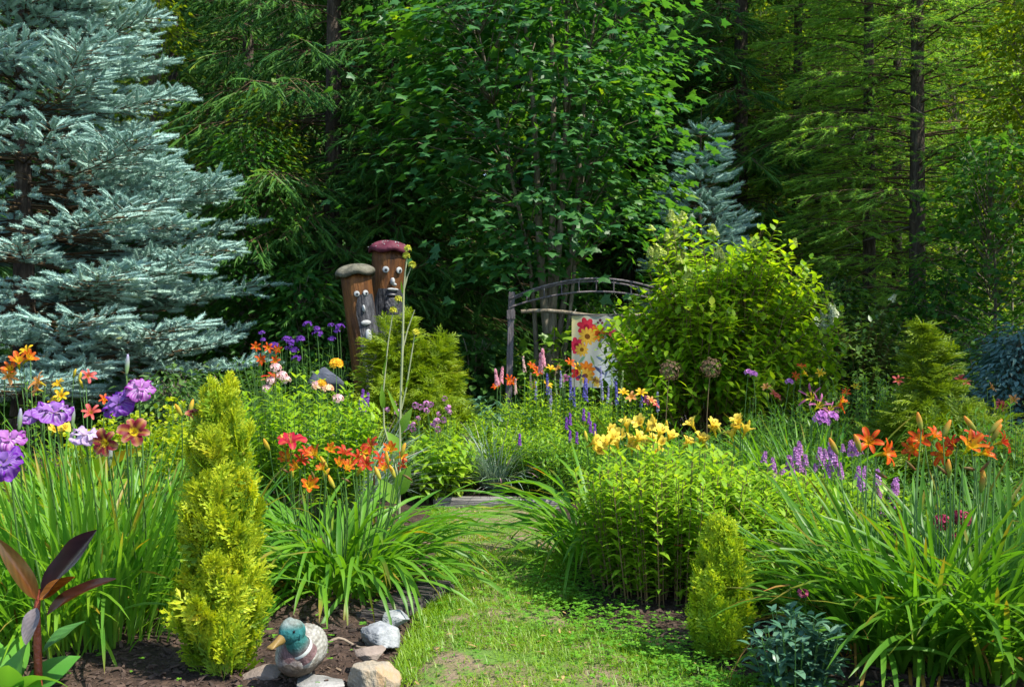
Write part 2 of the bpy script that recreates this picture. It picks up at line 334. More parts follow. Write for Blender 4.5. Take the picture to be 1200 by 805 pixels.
# clover and small weeds along the worn edge
heart = (np.array([[0, 0, 0], [-.45, .55, .08], [-.3, .95, .05], [0, .85, 0], [.3, .95, .05], [.45, .55, .08]]), [np.array([[0, 3, 2, 1]]), np.array([[0, 5, 4, 3]])])
def rosettes(rg, xs, ys, zs, size, k=3):
    n = len(xs); az = np.repeat(rg.uniform(0, 6.28, n), k)+np.tile(np.arange(k)*6.28/k, n); sz = np.repeat(size, k)
    d = np.stack([np.cos(az), np.sin(az), rg.uniform(-.1, .5, n*k)], 1)
    p = np.repeat(np.stack([xs, ys, zs], 1), k, 0)
    return stamp(heart, p, *frames(d, (0, 0, 1), sz, sz))
n = 2400; yy = rg.uniform(2.6, 4.8, n); e = np.interp(yy, PATH_Y, PATH_R); xx = e+rg.normal(0.03, .17, n)
v, f = rosettes(rg, xx, yy, rg.uniform(.012, .06, n), rg.uniform(.008, .018, n))
n = 900; yy = rg.uniform(2.6, 5.2, n); xx = rg.uniform(-.3, .5, n)
v2, f2 = rosettes(rg, xx, yy, rg.uniform(.012, .035, n), rg.uniform(.006, .013, n))
setting('clover', Acc().add(v, f).add(v2, f2).mesh('clover', M['clover']), 'stuff')
n = 260; yy = rg.uniform(2.6, 6.4, n); xx = np.interp(yy, PATH_Y, PATH_L)+(np.interp(yy, PATH_Y, PATH_R)-np.interp(yy, PATH_Y, PATH_L))*rg.random(n); d = rg.normal(0, 1, (n, 3))*(1, 1, .15); L = rg.uniform(.012, .035, n)
v, q, _, _ = strips(np.stack([xx, yy, rg.uniform(.012, .03, n)], 1), d, (0, 0, 1), L, L*rg.uniform(.2, .6, n), rg.uniform(-.8, .8, n), 3, lambda t: np.sin(np.pi*np.clip(t, .03, .97)), .2, 3)
M['litter'] = leaf_mat('litter', (.16, .09, .03), (.42, .28, .10), (.6, .5, .2), rough=.7, trans=.1)
setting('leaf_litter', Acc().add(v, [q]).mesh('leaf_litter', M['litter']), 'stuff')
n = 150; yy = rg.uniform(2.7, 4.2, n); xx = rg.uniform(-2.0, -.42, n); v, f = rosettes(rg, xx, yy, bed_z(xx, yy)+rg.uniform(.01, .06, n), rg.uniform(.006, .018, n), 4)
setting('seedlings', Acc().add(v, f).mesh('seedlings', M['clover']), 'stuff')
# bark mulch chips over the beds
n = 26000; xx = rg.uniform(-2.2, 2.2, n); yy = 2.5+3.5*rg.random(n)**1.5
k = (xx < np.interp(yy, PATH_Y, PATH_L)-0.0) | (xx > np.interp(yy, PATH_Y, PATH_R)+0.05); xx, yy = xx[k], yy[k]; n = len(xx)
chip = (np.array([[-.5, 0, 0], [.5, 0, 0], [.4, 1, .05], [-.35, 1.05, 0], [-.4, .1, .3], [.4, .15, .35], [.3, .9, .3], [-.3, .9, .35]]), [np.array([[4, 5, 6, 7], [0, 1, 5, 4], [1, 2, 6, 5], [2, 3, 7, 6], [3, 0, 4, 7]])])
d = unit(rg.normal(0, 1, (n, 3))*(1, 1, .35)); s = .007+.030*rg.random(n)**2.2
v, f = stamp(chip, np.stack([xx, yy, bed_z(xx, yy)+0.002], 1), *frames(d, unit(rg.normal(0, .3, (n, 3))+(0, 0, 1)), s, s*.5))
M['mulch'] = leaf_mat('mulch', (0.02, 0.012, 0.008), (0.09, 0.055, 0.038), (0.24, 0.17, 0.11), rough=0.9, trans=0)
setting('mulch', Acc().add(v, f).mesh('mulch', M['mulch'], smooth=False), 'stuff')

# ------------------------------------------------------------------ conifers
def brush(n, L, ang, wid, flat=0.0, seed=0, droop=0.0, core=0.0):
    """a shoot of unit length along +Y set round with needles"""
    r = RNG(seed); t = r.uniform(0.0, 1.0, n); a = r.uniform(0, 6.28, n)
    rad = np.stack([np.cos(a), 0*a, np.sin(a)*(1-flat)], 1)
    an = ang*r.uniform(0.75, 1.2, n)*(1-0.35*t)
    d = unit(rad*np.sin(an)[:, None]+np.array([0, 1, 0])*np.cos(an)[:, None]+np.array([0, 0, -droop]))
    b = np.stack([0*t, t*0.96, -droop*0.3*t*t], 1); ln = L*r.uniform(.75, 1.1, n)*(1-0.25*t)
    s = unit(np.cross(d, unit(r.normal(0, 1, (n, 3)))))*wid
    v = np.stack([b-s, b+s, b+d*ln[:, None]], 1).reshape(-1, 3)
    if core:
        cv, cf = tube(np.array([[0, -.02, 0], [0, .25, -droop*.02], [0, .65, -droop*.12], [0, .97, -droop*.28]]), np.array([.5, 1, .85, .25])*core, 5)
        return np.concatenate([v, cv]), [np.arange(3*n).reshape(-1, 3), cf[0]+3*n]
    return v, [np.arange(3*n).reshape(-1, 3)]
def conifer_crown(seed, H, zb, Rmax, prof, e0, e1, whorl, nb, tw_sp, tw_k, sh_sp, sh_len, bare, tmpls, hang=0.0, thick=1.0, lift=0.05, jit=.4):
    rg = RNG(seed); nd = Acc(); tw = Acc(); P = []; D = []; Ls = []; TA = []; TB = []; TR = []
    z = zb
    while z < H-0.05:
        f = (z-zb)/(H-zb); R = Rmax*prof(f)
        for kk in range(nb):
            a = rg.uniform(0, 6.28); Lb = R*rg.uniform(.72, 1.12); zz = z+rg.uniform(-jit, jit)*whorl
            if Lb < 0.08: continue
            s = np.linspace(0, 1, 7); el = e0(f)+(e1(f)-e0(f))*s+rg.normal(0, .06)
            step = Lb/6; rr = np.concatenate([[0], np.cumsum(np.cos(el[:-1])*step)]); hh = np.concatenate([[0], np.cumsum(np.sin(el[:-1])*step)])
            aa = a+rg.normal(0, .1)*s
            pts = np.stack([np.cos(aa)*rr, np.sin(aa)*rr, zz+hh], 1)
            tw.add(*tube(pts, (0.006+0.011*Lb*thick)*np.linspace(1, .25, 7), 4))
            n2 = max(2, int(Lb/tw_sp)); ss = np.linspace(.16, 1, n2)+rg.uniform(-.4, .4, n2)/n2; ss = np.clip(ss, .1, 1)
            bp = np.stack([np.interp(ss, s, pts[:, i]) for i in range(3)], 1)
            tg = unit(np.stack([np.interp(ss, s, np.gradient(pts[:, i])) for i in range(3)], 1))
            for sg in (-1, 1):
                th = sg*rg.uniform(.6, 1.15, n2)
                hd = np.stack([tg[:, 0]*np.cos(th)-tg[:, 1]*np.sin(th), tg[:, 0]*np.sin(th)+tg[:, 1]*np.cos(th), tg[:, 2]*.6-hang*rg.uniform(.5, 1.2, n2)+rg.normal(0, .08, n2)], 1)
                hd = unit(hd); tl = tw_k*Lb**.6*(1.08-.75*ss)*rg.uniform(.7, 1.15, n2)+sh_len*.5
                te = bp+hd*tl[:, None]
                TA.append(bp); TB.append(te); TR.append(np.full(n2, .0035+.002*Lb))
                for j in range(n2):
                    m = max(1, int(tl[j]/sh_sp)); u = (np.arange(m)+rg.random(m)*.6)/m
                    keep = ss[j]*Lb+u*tl[j]*.45 > bare*Lb
                    if not keep.any(): continue
                    u = u[keep]; m = len(u); p = bp[j]+hd[j]*(u*tl[j])[:, None]
                    t2 = rg.choice([-1, 1], m)*rg.uniform(.25, 1.15, m); h = hd[j]
                    dd = np.stack([h[0]*np.cos(t2)-h[1]*np.sin(t2), h[0]*np.sin(t2)+h[1]*np.cos(t2), np.full(m, h[2])+rg.normal(lift, .24, m)-hang*.5], 1)
                    P.append(p); D.append(dd); Ls.append(sh_len*rg.uniform(.65, 1.2, m))
                P.append(te); D.append(hd); Ls.append(sh_len*rg.uniform(.8, 1.25, n2))
            P.append(pts[-1:]); D.append(tg[-1:]); Ls.append(np.array([sh_len*1.3]))
        z += whorl*rg.uniform(.8, 1.2)
    P = np.concatenate(P); D = unit(np.concatenate(D)); Ls = np.concatenate(Ls)
    pick = rg.integers(0, len(tmpls), len(P))
    for i, T in enumerate(tmpls):
        k = pick == i; up = unit(rg.normal(0, .25, (k.sum(), 3))+np.array([0, 0, 1]))
        nd.add(*stamp(T, P[k], *frames(D[k], up, Ls[k], Ls[k])))
    tw.add(*sticks(np.concatenate(TA), np.concatenate(TB), np.concatenate(TR), np.concatenate(TR)*.5))
    return nd, tw
def trunk_mesh(seed, H, r0, lean=0.03, mat='bark', flare=1.5):
    rg = RNG(seed); s = np.linspace(0, 1, 14); a = rg.uniform(0, 6.28)
    P = np.stack([lean*H*np.cos(a)*s*s*.3+.02*np.sin(5*s+a), lean*H*np.sin(a)*s*s*.3+.02*np.cos(4*s), s*H], 1)
    r = r0*(1-s*.93)*(1+(flare-1)*np.exp(-s*30)); return Acc().add(*tube(P, r, 10)).mesh('trunk', M[mat])

# the big blue spruce
tm = [brush(130, .30, .95, .021, seed=i, core=.10) for i in range(3)]
nd, tw = conifer_crown(5, 7.0, .66, 2.58, lambda f: (1-f)**.85*(.82+.18*min(1, f*9)), lambda f: -.16+.35*f, lambda f: .26+.25*f, .25, 11, .12, .42, .10, .165, .50, tm, thick=.45, lift=.30, jit=.25)
t = thing('blue_spruce', 'large silvery blue spruce with tiered branches over the lilies and irises', 'tree', (gx(30, 10.6), 10.6, 0))
part('trunk', trunk_mesh(1, 6.9, .14), t); part('branches', tw.mesh('branches', M['twig']), t); part('crown', nd.mesh('crown', M['blue_needle'], False), t)
# small blue spruce behind the hydrangea
nd, tw = conifer_crown(15, 4.0, .4, 1.05, lambda f: (1-f)**.9, lambda f: .0+.3*f, lambda f: .15+.4*f, .27, 7, .14, .36, .12, .19, .40, tm, thick=.45)
t = thing('blue_spruce', 'small young blue spruce with a bare pointed leader behind the hydrangea', 'tree', (gx(822, 13.2), 13.2, 0))
part('trunk', trunk_mesh(2, 4.25, .05), t); part('branches', tw.mesh('branches', M['twig']), t); part('crown', nd.mesh('crown', M['blue_needle'], False), t)

# forest conifers: three spruces, two wispy ones, then copies
tg_ = [brush(30, .30, .85, .026, flat=.3, seed=20+i, droop=.25, core=.05) for i in range(3)]
tl_ = [brush(34, .30, .8, .016, flat=.2, seed=30+i, droop=.1, core=.025) for i in range(3)]
protos = {}
def forest_proto(kind, seed):
    if kind == 'spruce':
        nd, tw = conifer_crown(seed, 13, .5, 2.3, lambda f: (1-f)**.8*(.75+.25*min(1, f*5)), lambda f: -.05+.3*f, lambda f: -.42+.6*f, .42, 7, .22, .40, .19, .30, .22, tg_, hang=.55, thick=.4)
        mt, tr = 'spruce_needle', trunk_mesh(seed, 12.9, .16)
    elif kind == 'bare':
        nd, tw = conifer_crown(seed, 14, 3.2, 2.3, lambda f: (1-f)**.7*(.8+.2*min(1, f*5)), lambda f: .0+.3*f, lambda f: -.3+.5*f, .45, 7, .24, .40, .19, .30, .25, tg_, hang=.5, thick=.4)
        mt, tr = 'spruce_needle', trunk_mesh(seed, 13.9, .17)
    else:
        nd, tw = conifer_crown(seed, 13, .9, 1.9, lambda f: (1-f)**.6*(.7+.3*min(1, f*4)), lambda f: .15+.3*f, lambda f: -.30+.5*f, .34, 6, .2, .30, .17, .24, .2, tl_, hang=.25, thick=.4, jit=.6)
        mt, tr = 'larch_needle', trunk_mesh(seed, 12.9, .115)
    # dead twigs on the lower trunk
    rg = RNG(seed+9); n = 70; a = rg.uniform(0, 6.28, n); z = rg.uniform(.4, 4.5, n); ln = rg.uniform(.3, 1.3, n)
    A = np.stack([0*a, 0*a, z], 1); B = A+np.stack([np.cos(a)*ln, np.sin(a)*ln, rg.normal(-.1, .2, n)*ln], 1)
    de = Acc().add(*sticks(A, B, .009, .003)); C_ = A+(B-A)*rg.uniform(.4, .9, (n, 1)); de.add(*sticks(C_, C_+rg.normal(0, .2, (n, 3)), .004, .002))
    return tr, tw, nd, de, mt
def forest_tree(kind, var, px, Y, label, rz=0., s=1., sz=1., X=None):
    key = (kind, var); x = gx(px, Y) if X is None else X
    if key not in protos:
        tr, tw, nd, de, mt = forest_proto(kind, 100+var*7+len(kind))
        t = thing(kind_name[kind], label, 'tree', (x, Y, -.05), rz, 'conifers of the wood behind the garden')
        t.scale = (s, s, sz)
        part('trunk', tr, t); part('branches', tw.mesh('branches', M['twig']), t); part('crown', nd.mesh('crown', M[mt], False), t); part('dead_branches', de.mesh('dead_branches', M['dead_twig']), t)
        protos[key] = t
    else: dup(protos[key], (x, Y, -.05), rz, s, sz, label)
kind_name = {'spruce': 'spruce_tree', 'bare': 'spruce_tree', 'larch': 'larch_tree'}
for a in [
    ('spruce', 0, 388, 13.2, 'dark spruce with a grey weathered trunk showing behind the log faces', 0, 1, 1),
    ('spruce', 1, 492, 13.6, 'green spruce with drooping boughs between log faces and maple', 1.2, .9, .8),
    ('spruce', 1, 462, 12.7, 'young spruce with light drooping boughs just right of the log faces', 2.2, .55, .42),
    ('spruce', 0, 292, 16.5, 'tall spruce rising behind the ash sapling with yellow tips', 2.5, 1, 1),
    ('spruce', 1, 205, 18.5, 'dark spruce just past the upper tip of the big blue spruce', 4.0, 1.1, 1),
    ('spruce', 2, 600, 17.0, 'dense dark spruce hidden behind the maple crown', .6, 1.1, 1),
    ('spruce', 0, 735, 16.6, 'shaded spruce between the maple and the small blue spruce', 3.7, 1, 1),
    ('bare', 0, 866, 15.6, 'tall bare trunk spruce with a slim dark stem behind small blue spruce', 0, 1, 1),
    ('bare', 0, 842, 19.5, 'thinner spruce beside the slim dark stem behind small blue spruce', 2.2, .9, 1),
    ('larch', 0, 936, 15.8, 'green larch with two dark stems near the hydrangea top', 0, 1, 1),
    ('larch', 1, 960, 18.2, 'larch deeper in the wood above the shaded white hydrangea', 2.0, 1, 1),
    ('larch', 0, 1073, 12.8, 'big straight trunked larch with feathery pale boughs behind the juniper', 2.6, 1.05, 1.1),
    ('larch', 1, 1018, 13.6, 'feathery pale larch just left of the big straight trunk', 4.0, .9, 1),
    ('larch', 1, 1052, 15.2, 'slim larch standing close to the left of the big straight trunk', 1.0, .8, 1),
    ('spruce', 2, 60, 17.5, 'dark spruce hidden behind the big blue spruce', 2.2, 1, 1),
    ('spruce', 1, -70, 16.0, 'dark spruce beyond the big blue spruce at the garden corner', .3, 1.1, 1),
    ('spruce', 2, 430, 20.5, 'far spruce filling the gap above the log faces', 5.0, 1.1, 1.1),
    ('spruce', 0, 530, 22.5, 'far spruce in the gap between log faces and maple stems', 1.8, 1.1, 1.1),
    ('spruce', 2, 668, 22.0, 'far spruce straight behind the maple stems', 3.1, 1.1, 1.1),
    ('bare', 0, 795, 23.5, 'far tall spruce with a bare stem above the hydrangea', 4.1, 1, 1.1),
    ('spruce', 1, 905, 23.0, 'far spruce in the gap between the dark stems', 2.9, 1.1, 1.1),
    ('larch', 1, 1010, 22.5, 'far larch in the bright gap beside the big straight trunk', 5.5, 1.1, 1),
    ('larch', 0, 1110, 24.0, 'far larch in the bright gap behind the thin maple sapling', .9, 1.1, 1),
    ('spruce', 0, 330, 24.0, 'far spruce in the gap behind the ash sapling', 4.6, 1.2, 1.1),
    ('spruce', 1, 130, 25.0, 'far spruce above the big blue spruce tip', 3.9, 1.2, 1.1),
    ('spruce', 2, 1200, 25.0, 'far dark spruce at the end of the wood', 1.9, 1.2, 1.1),
]: forest_tree(*a)
# the wood goes on beyond the right edge and shades the back of the garden
for i, (x, y, s) in enumerate([(5.3, 6.3, .62), (6.4, 9.3, .62), (7.4, 6.6, .8)]):
    forest_tree('spruce', i % 3, 0, y, 'spruce standing past the end of the garden beyond the juniper', i*1.3, s, s, X=x)

# ------------------------------------------------------------------ broadleaf trees and shrubs
def poly_leaf(pts, droop=.12):
    pts = np.array(pts, float); z = -droop*(pts[:, 0]**2+(pts[:, 1]-.35)**2)
    v = np.concatenate([[[0, .42, .03]], np.column_stack([pts, z])]); n = len(pts)
    return v, [np.array([(0, 1+i, 1+(i+1) % n) for i in range(n)])]
MAPLE = poly_leaf([(0, 0), (.2, .02), (.42, -.08), (.36, .14), (.62, .38), (.3, .44), (.22, .62), (0, 1), (-.22, .62), (-.3, .44), (-.62, .38), (-.36, .14), (-.42, -.08), (-.2, .02)])
OVAL = (np.array([[0, 0, 0], [-.3, .3, .09], [-.36, .55, .08], [-.18, .85, 0], [0, 1, -.08], [.18, .85, 0], [.36, .55, .08], [.3, .3, .09], [0, .5, 0]]),
        [np.array([[0, 8, 2, 1], [8, 4, 3, 2], [0, 7, 6, 8], [8, 6, 5, 4]])])
LANCE = (OVAL[0]*np.array([.55, 1, 1]), OVAL[1])
DIAM = (np.array([[0, 0, 0], [-.28, .5, .06], [0, 1, 0], [.28, .5, .06]]), [np.array([[0, 3, 2, 1]])])
def sprays(rg, centers, outs, nleaf, R, T, Lf, spread_z=.12, tilt=.45):
    """clusters of leaves lying in loose flat sprays"""
    n = len(centers); k = nleaf
    c = np.repeat(centers, k, 0); o = np.repeat(outs, k, 0)
    off = rg.normal(0, 1, (n*k, 3))*np.array([R, R, spread_z]); off[:, 2] -= .25*np.linalg.norm(off[:, :2], axis=1)**2/max(R, .1)
    d = unit(off*np.array([1, 1, .2])+o*.35*R+rg.normal(0, .25, (n*k, 3))*R); d[:, 2] -= .35; d = unit(d)
    up = unit(np.array([0, 0, 1])+rg.normal(0, tilt, (n*k, 3))+o*.35)
    L = Lf*rg.uniform(.6, 1.2, n*k)
    return stamp(T, c+off, *frames(d, up, L, L))
def stems_from(rg, base, tops, r0, sides=6, wob=.05):
    a = Acc()
    for tpt in tops:
        s = np.linspace(0, 1, 9)[:, None]; b = base+rg.normal(0, .05, 3)*(1, 1, 0)
        P = b*(1-s)+tpt*s; P[:, :2] += (wob*np.sin(s*5+rg.uniform(0, 6))*np.sin(s*np.pi))
        P[:, 2] = b[2]+(tpt[2]-b[2])*(s[:, 0]**.9)
        a.add(*tube(P, r0*rg.uniform(.75, 1.15)*np.linspace(1, .25, 9), sides))
    return a
# maple with several stems
rg = RNG(41); mx, my = gx(636, 11.4), 11.4
t = thing('maple_tree', 'tall dark green maple with several slim stems behind the wooden arch', 'tree', (mx, my, 0))
stem_px = [(612, 12), (640, -90), (668, -40), (700, 10), (560, 40), (712, 60)]
a = Acc(); nodes = []
for i, (px, py) in enumerate(stem_px):
    top = at(px, py, 11.4+rg.uniform(-.4, .4))-np.array([mx, my, 0]); b = np.array([rg.uniform(-.14, .16), rg.uniform(-.1, .1), -.05])
    fork = b+np.array([(.02, .06, .14, .2, -.05, .2)[i], 0, 1.3+.25*i]); s = np.linspace(0, 1, 13)[:, None]
    P = (1-s)**2*b+2*s*(1-s)*fork+s*s*top; P[:, 0] += .03*np.sin(s[:, 0]*9+i); P[:, 1] += .03*np.cos(s[:, 0]*7+i)
    r = (.075, .068, .06, .05, .035, .03)[i]; a.add(*tube(P, r*np.linspace(1, .3, 13), 8)); nodes.append(P)
part('trunk', a.mesh('trunk', M['bark_grey']), t)
cx = []
while len(cx) < 300:
    p = rg.uniform(-1, 1, 3); q = np.linalg.norm(p)
    if q > 1 or (q < .5 and rg.random() < .7): continue
    cx.append(p)
cx = np.array(cx); cr = np.array([-.12, .0, 3.75])+cx*np.array([1.62, 1.5, 2.75])
nz = (cr[:, 2]-1.9); cr[:, 0] *= np.clip(.35+nz*.8, .25, 1); k = cr[:, 2] > 2.25+.4*np.sin(cr[:, 0]*5); cr = cr[k]; cx = cx[k]
v, f = sprays(rg, cr, unit(cx*np.array([1, 1, .3])), 34, .33, MAPLE, .12, .05, .33)
ac = Acc().add(v, f)
SP = np.concatenate(nodes); near = []
for c in cr:
    dz = np.linalg.norm((SP-c)*np.array([1, 1, 1.0])+np.array([0, 0, .45]), axis=1); near.append(SP[np.argmin(dz)])
part('branches', Acc().add(*sticks(np.array(near), cr, .012, .004)).mesh('branches', M['bark_grey']), t)
part('crown', ac.mesh('crown', M['maple_leaf'], False), t)

def sapling(name, label, px, Y, H, R, mat, T, Lf, ncl, seed, base_frac=.15, stem_r=.02, nst=1, nleaf=22, sz=.07, mats='bark_grey', cat='tree', group=None, spread=.19, X=None, tilt=.45):
    rg = RNG(seed); t = thing(name, label, cat, (gx(px, Y) if X is None else X, Y, 0), 0, group)
    tops = [np.array([rg.normal(0, .25)*R*(nst > 1), rg.normal(0, .2)*R*(nst > 1), H*rg.uniform(.85, 1)]) for _ in range(nst)]
    part('trunk' if cat == 'tree' else 'stems', stems_from(rg, np.array([0, 0, -.03]), tops, stem_r).mesh('trunk', M[mats]), t)
    zf = rg.uniform(base_frac, 1, ncl)**.8; a = rg.uniform(0, 6.28, ncl); rr = R*np.sqrt(rg.random(ncl))*(1.05-.75*(zf-base_frac)/(1-base_frac))
    c = np.stack([rr*np.cos(a), rr*np.sin(a), zf*H], 1); o = np.stack([np.cos(a), np.sin(a), 0*a], 1)
    v, f = sprays(rg, c, o, nleaf, spread, T, Lf, sz, tilt)
    part('branches', Acc().add(*sticks(np.stack([0*a, 0*a, zf*H*.82], 1), c, .008, .003)).mesh('branches', M[mats]), t)
    part('crown', Acc().add(v, f).mesh('crown', M[mat], False), t); return t
sapling('ash_tree', 'young green leaved ash sapling beside the big blue spruce', 300, 12.2, 3.7, .95, 'sapling_leaf', LANCE, .11, 230, 51, .1, tilt=.22)
sapling('ash_tree', 'added yellow leaved crown standing in for the sunlit top of the ash sapling', 315, 12.6, 4.3, .35, 'yellow_leaf', LANCE, .10, 40, 52, .68, tilt=.22)  # yellow leaves stand in for sunlight on the sapling's top
sapling('ash_tree', 'low green ash seedling crowding the small grey log face', 352, 11.6, 1.9, .8, 'sapling_leaf', LANCE, .13, 80, 53, .1)
sapling('aspen_tree', 'sunlit yellow green tree showing past the blue spruce tip', 178, 15.2, 6.6, .9, 'yellow_leaf', OVAL, .09, 120, 54, .5)
for px, Y, H, R_, lab in [(905, 17.4, 7.0, 1.0, 'yellow green aspen added to brighten the deep wood right of the small blue spruce'), (988, 16.6, 6.4, 1.0, 'yellow green aspen added to brighten the gap left of the big straight trunk'), (1120, 15.6, 6.8, 1.1, 'yellow green aspen added for brightness just right of the big straight trunk'), (1050, 19.0, 7.5, 1.2, 'aspen added for brightness far behind the big straight trunk')]:
    sapling('aspen_tree', lab, px, Y, H, R_, 'yellow_leaf' if px != 988 else 'sapling_leaf', OVAL, .085, 150, int(px), .1, .03)  # aspens added to brighten the wood between the larches
sapling('aspen_tree', 'bright yellow green tree top between the pale larches at the upper corner', 1190, 13.0, 6.2, .8, 'yellow_leaf', OVAL, .075, 130, 67, .4)
sapling('maple_tree', 'thin maple sapling in the glinting thicket near the blue willow', 1160, 11.0, 3.4, 1.1, 'sapling_leaf', MAPLE, .085, 110, 55, .3, .022, nleaf=16)
sapling('aspen_tree', 'yellow green tree leaning in at the corner above the thin maple sapling', 1225, 11.5, 5.6, 1.0, 'yellow_leaf', OVAL, .08, 220, 56, .25)
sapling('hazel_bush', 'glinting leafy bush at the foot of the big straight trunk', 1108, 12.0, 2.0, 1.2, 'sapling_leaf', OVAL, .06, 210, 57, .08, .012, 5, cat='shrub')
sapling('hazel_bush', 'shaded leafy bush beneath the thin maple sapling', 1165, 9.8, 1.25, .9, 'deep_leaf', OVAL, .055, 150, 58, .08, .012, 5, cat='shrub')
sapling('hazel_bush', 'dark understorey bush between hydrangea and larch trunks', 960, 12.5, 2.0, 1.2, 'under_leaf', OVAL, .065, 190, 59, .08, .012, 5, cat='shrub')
sapling('grape_vine', 'large leaved green bush climbing behind the arch post', 648, 10.9, 1.25, .42, 'mid_leaf', MAPLE, .12, 30, 60, .15, .012, 4, nleaf=9, cat='shrub')
sapling('hazel_bush', 'small leaved bush filling the arch behind the flower banner', 705, 11.6, 1.6, .7, 'deep_leaf', OVAL, .065, 110, 61, .1, .012, 5, cat='shrub')
sapling('hazel_bush', 'low dark bush in the gap left of the arch post', 560, 11.0, 1.2, .6, 'under_leaf', OVAL, .1, 60, 62, .08, .012, 4, cat='shrub')
sapling('hazel_bush', 'dark bush in the shade behind the log faces', 400, 11.6, 1.5, 1.0, 'under_leaf', OVAL, .09, 90, 63, .08, .012, 4, cat='shrub')
sapling('white_bush', 'small pale leaved bush under the skirt of the big blue spruce', 205, 8.6, .85, .4, 'dogwood_leaf', LANCE, .07, 60, 64, .08, .008, 4, cat='shrub')
sapling('dark_bush', 'low dark bush in the shade just below the blue spruce boughs', 262, 9.6, .8, .5, 'under_leaf', LANCE, .09, 50, 65, .08, .008, 4, cat='shrub')
sapling('willow_bush', 'silvery blue leaved willow bush in the shade past the juniper', 1192, 8.4, 1.2, .42, 'willow_leaf', LANCE, .075, 110, 66, .3, .008, 4, cat='shrub', spread=.12)
# far wood: one mass behind the trees one can tell apart
rg = RNG(71); n = 90000
X = rg.uniform(-24, 24, n); Y = rg.uniform(26, 33, n); Z = rg.uniform(0, 17, n)*rg.random(n)**.15
k = (fnoise(X*1.0, Z*1.3, 1.1, 3) > -.55); X, Y, Z = X[k], Y[k], Z[k]; n = len(X)
v, f = stamp(OVAL, np.stack([X, Y, Z], 1), *frames(unit(rg.normal(0, 1, (n, 3))+(0, 0, -.5)), unit(rg.normal(0, .6, (n, 3))+(0, -.5, 1)), rg.uniform(.35, .75, n), rg.uniform(.35, .75, n)))
setting('woods', Acc().add(v, f).mesh('far_wood', M['far_leaf'], False), 'stuff')
# undergrowth carpeting the edge of the wood
n = 26000; X = rg.uniform(-10, 12, n); Y = rg.uniform(10.2, 22, n); hgt = .35+.3*fnoise(X, Y, 1.3, 9)+.25*np.clip((Y-12)/8, 0, 1); Z = np.clip(hgt, .1, 1.2)*rg.random(n)**.6
v, f = stamp(OVAL, np.stack([X, Y, Z], 1), *frames(unit(rg.normal(0, 1, (n, 3))*(1, 1, .35)), unit(rg.normal(0, .35, (n, 3))+(0, 0, 1)), rg.uniform(.06, .15, n), rg.uniform(.06, .15, n)))
setting('undergrowth', Acc().add(v, f).mesh('undergrowth', M['under_leaf'], False), 'stuff')

# ------------------------------------------------------------------ florets and flowers (vertex colours are the petals' own pattern)
def cmix(t, stops):
    xs = [s[0] for s in stops]; cs = np.array([s[1] for s in stops]); return np.stack([np.interp(t, xs, cs[:, i]) for i in range(3)], 1)
_fc = {}
def daylily(key, stops, seed, open_=1.0, wide=.036, L=.07, spider=False):
    rg = RNG(seed); a = np.arange(6)*np.pi/3+rg.normal(0, .06, 6); th = np.where(np.arange(6) % 2, .42, .36)*open_*rg.uniform(.85, 1.15, 6)
    d = np.stack([np.cos(a)*np.sin(th), np.sin(a)*np.sin(th), np.cos(th)], 1); b = d*np.array([.35, .35, .1])*.02
    W = np.where(np.arange(6) % 2, wide, wide*.7)*(.5 if spider else 1)
    v, q, T, U = strips(b, d, (0, 0, 1), L*rg.uniform(.92, 1.08, 6)*(1.35 if spider else 1), W, 1.45*open_*rg.uniform(.8, 1.25, 6), 8, p_petal, .25, 5, .16, rg)
    c = cmix(T, stops); rib = (np.abs(U) < .1)[:, None]; c = np.where(rib & (T[:, None] > .25), c*.75+.25*np.array(stops[0][1]), c)
    c = c*rg.uniform(.9, 1.08, len(c))[:, None]
    ac = Acc().add(v, [q], c)
    ac.add(*tube(np.array([[0, 0, -.028], [0, 0, -.012], [0, 0, .006]]), [.0035, .005, .009], 8), col=np.array(stops[0][1])*np.array([.7, .9, .6]))
    a = rg.uniform(0, 6.28, 6); sd = np.stack([np.cos(a)*.3, np.sin(a)*.3, np.ones(6)], 1); e = unit(sd)*.05+np.array([0, 0, .0])
    st = Acc().add(*sticks(np.zeros((6, 3)), e, .0008, .0006), col=(.6, .42, .05)).add(*sticks(e, e+rg.normal(0, .003, (6, 3)), .0022, .0018), col=(.10, .04, .02))
    return ac.mesh(key, M['petal']), st.mesh(key+'_stamens', M['petal'])
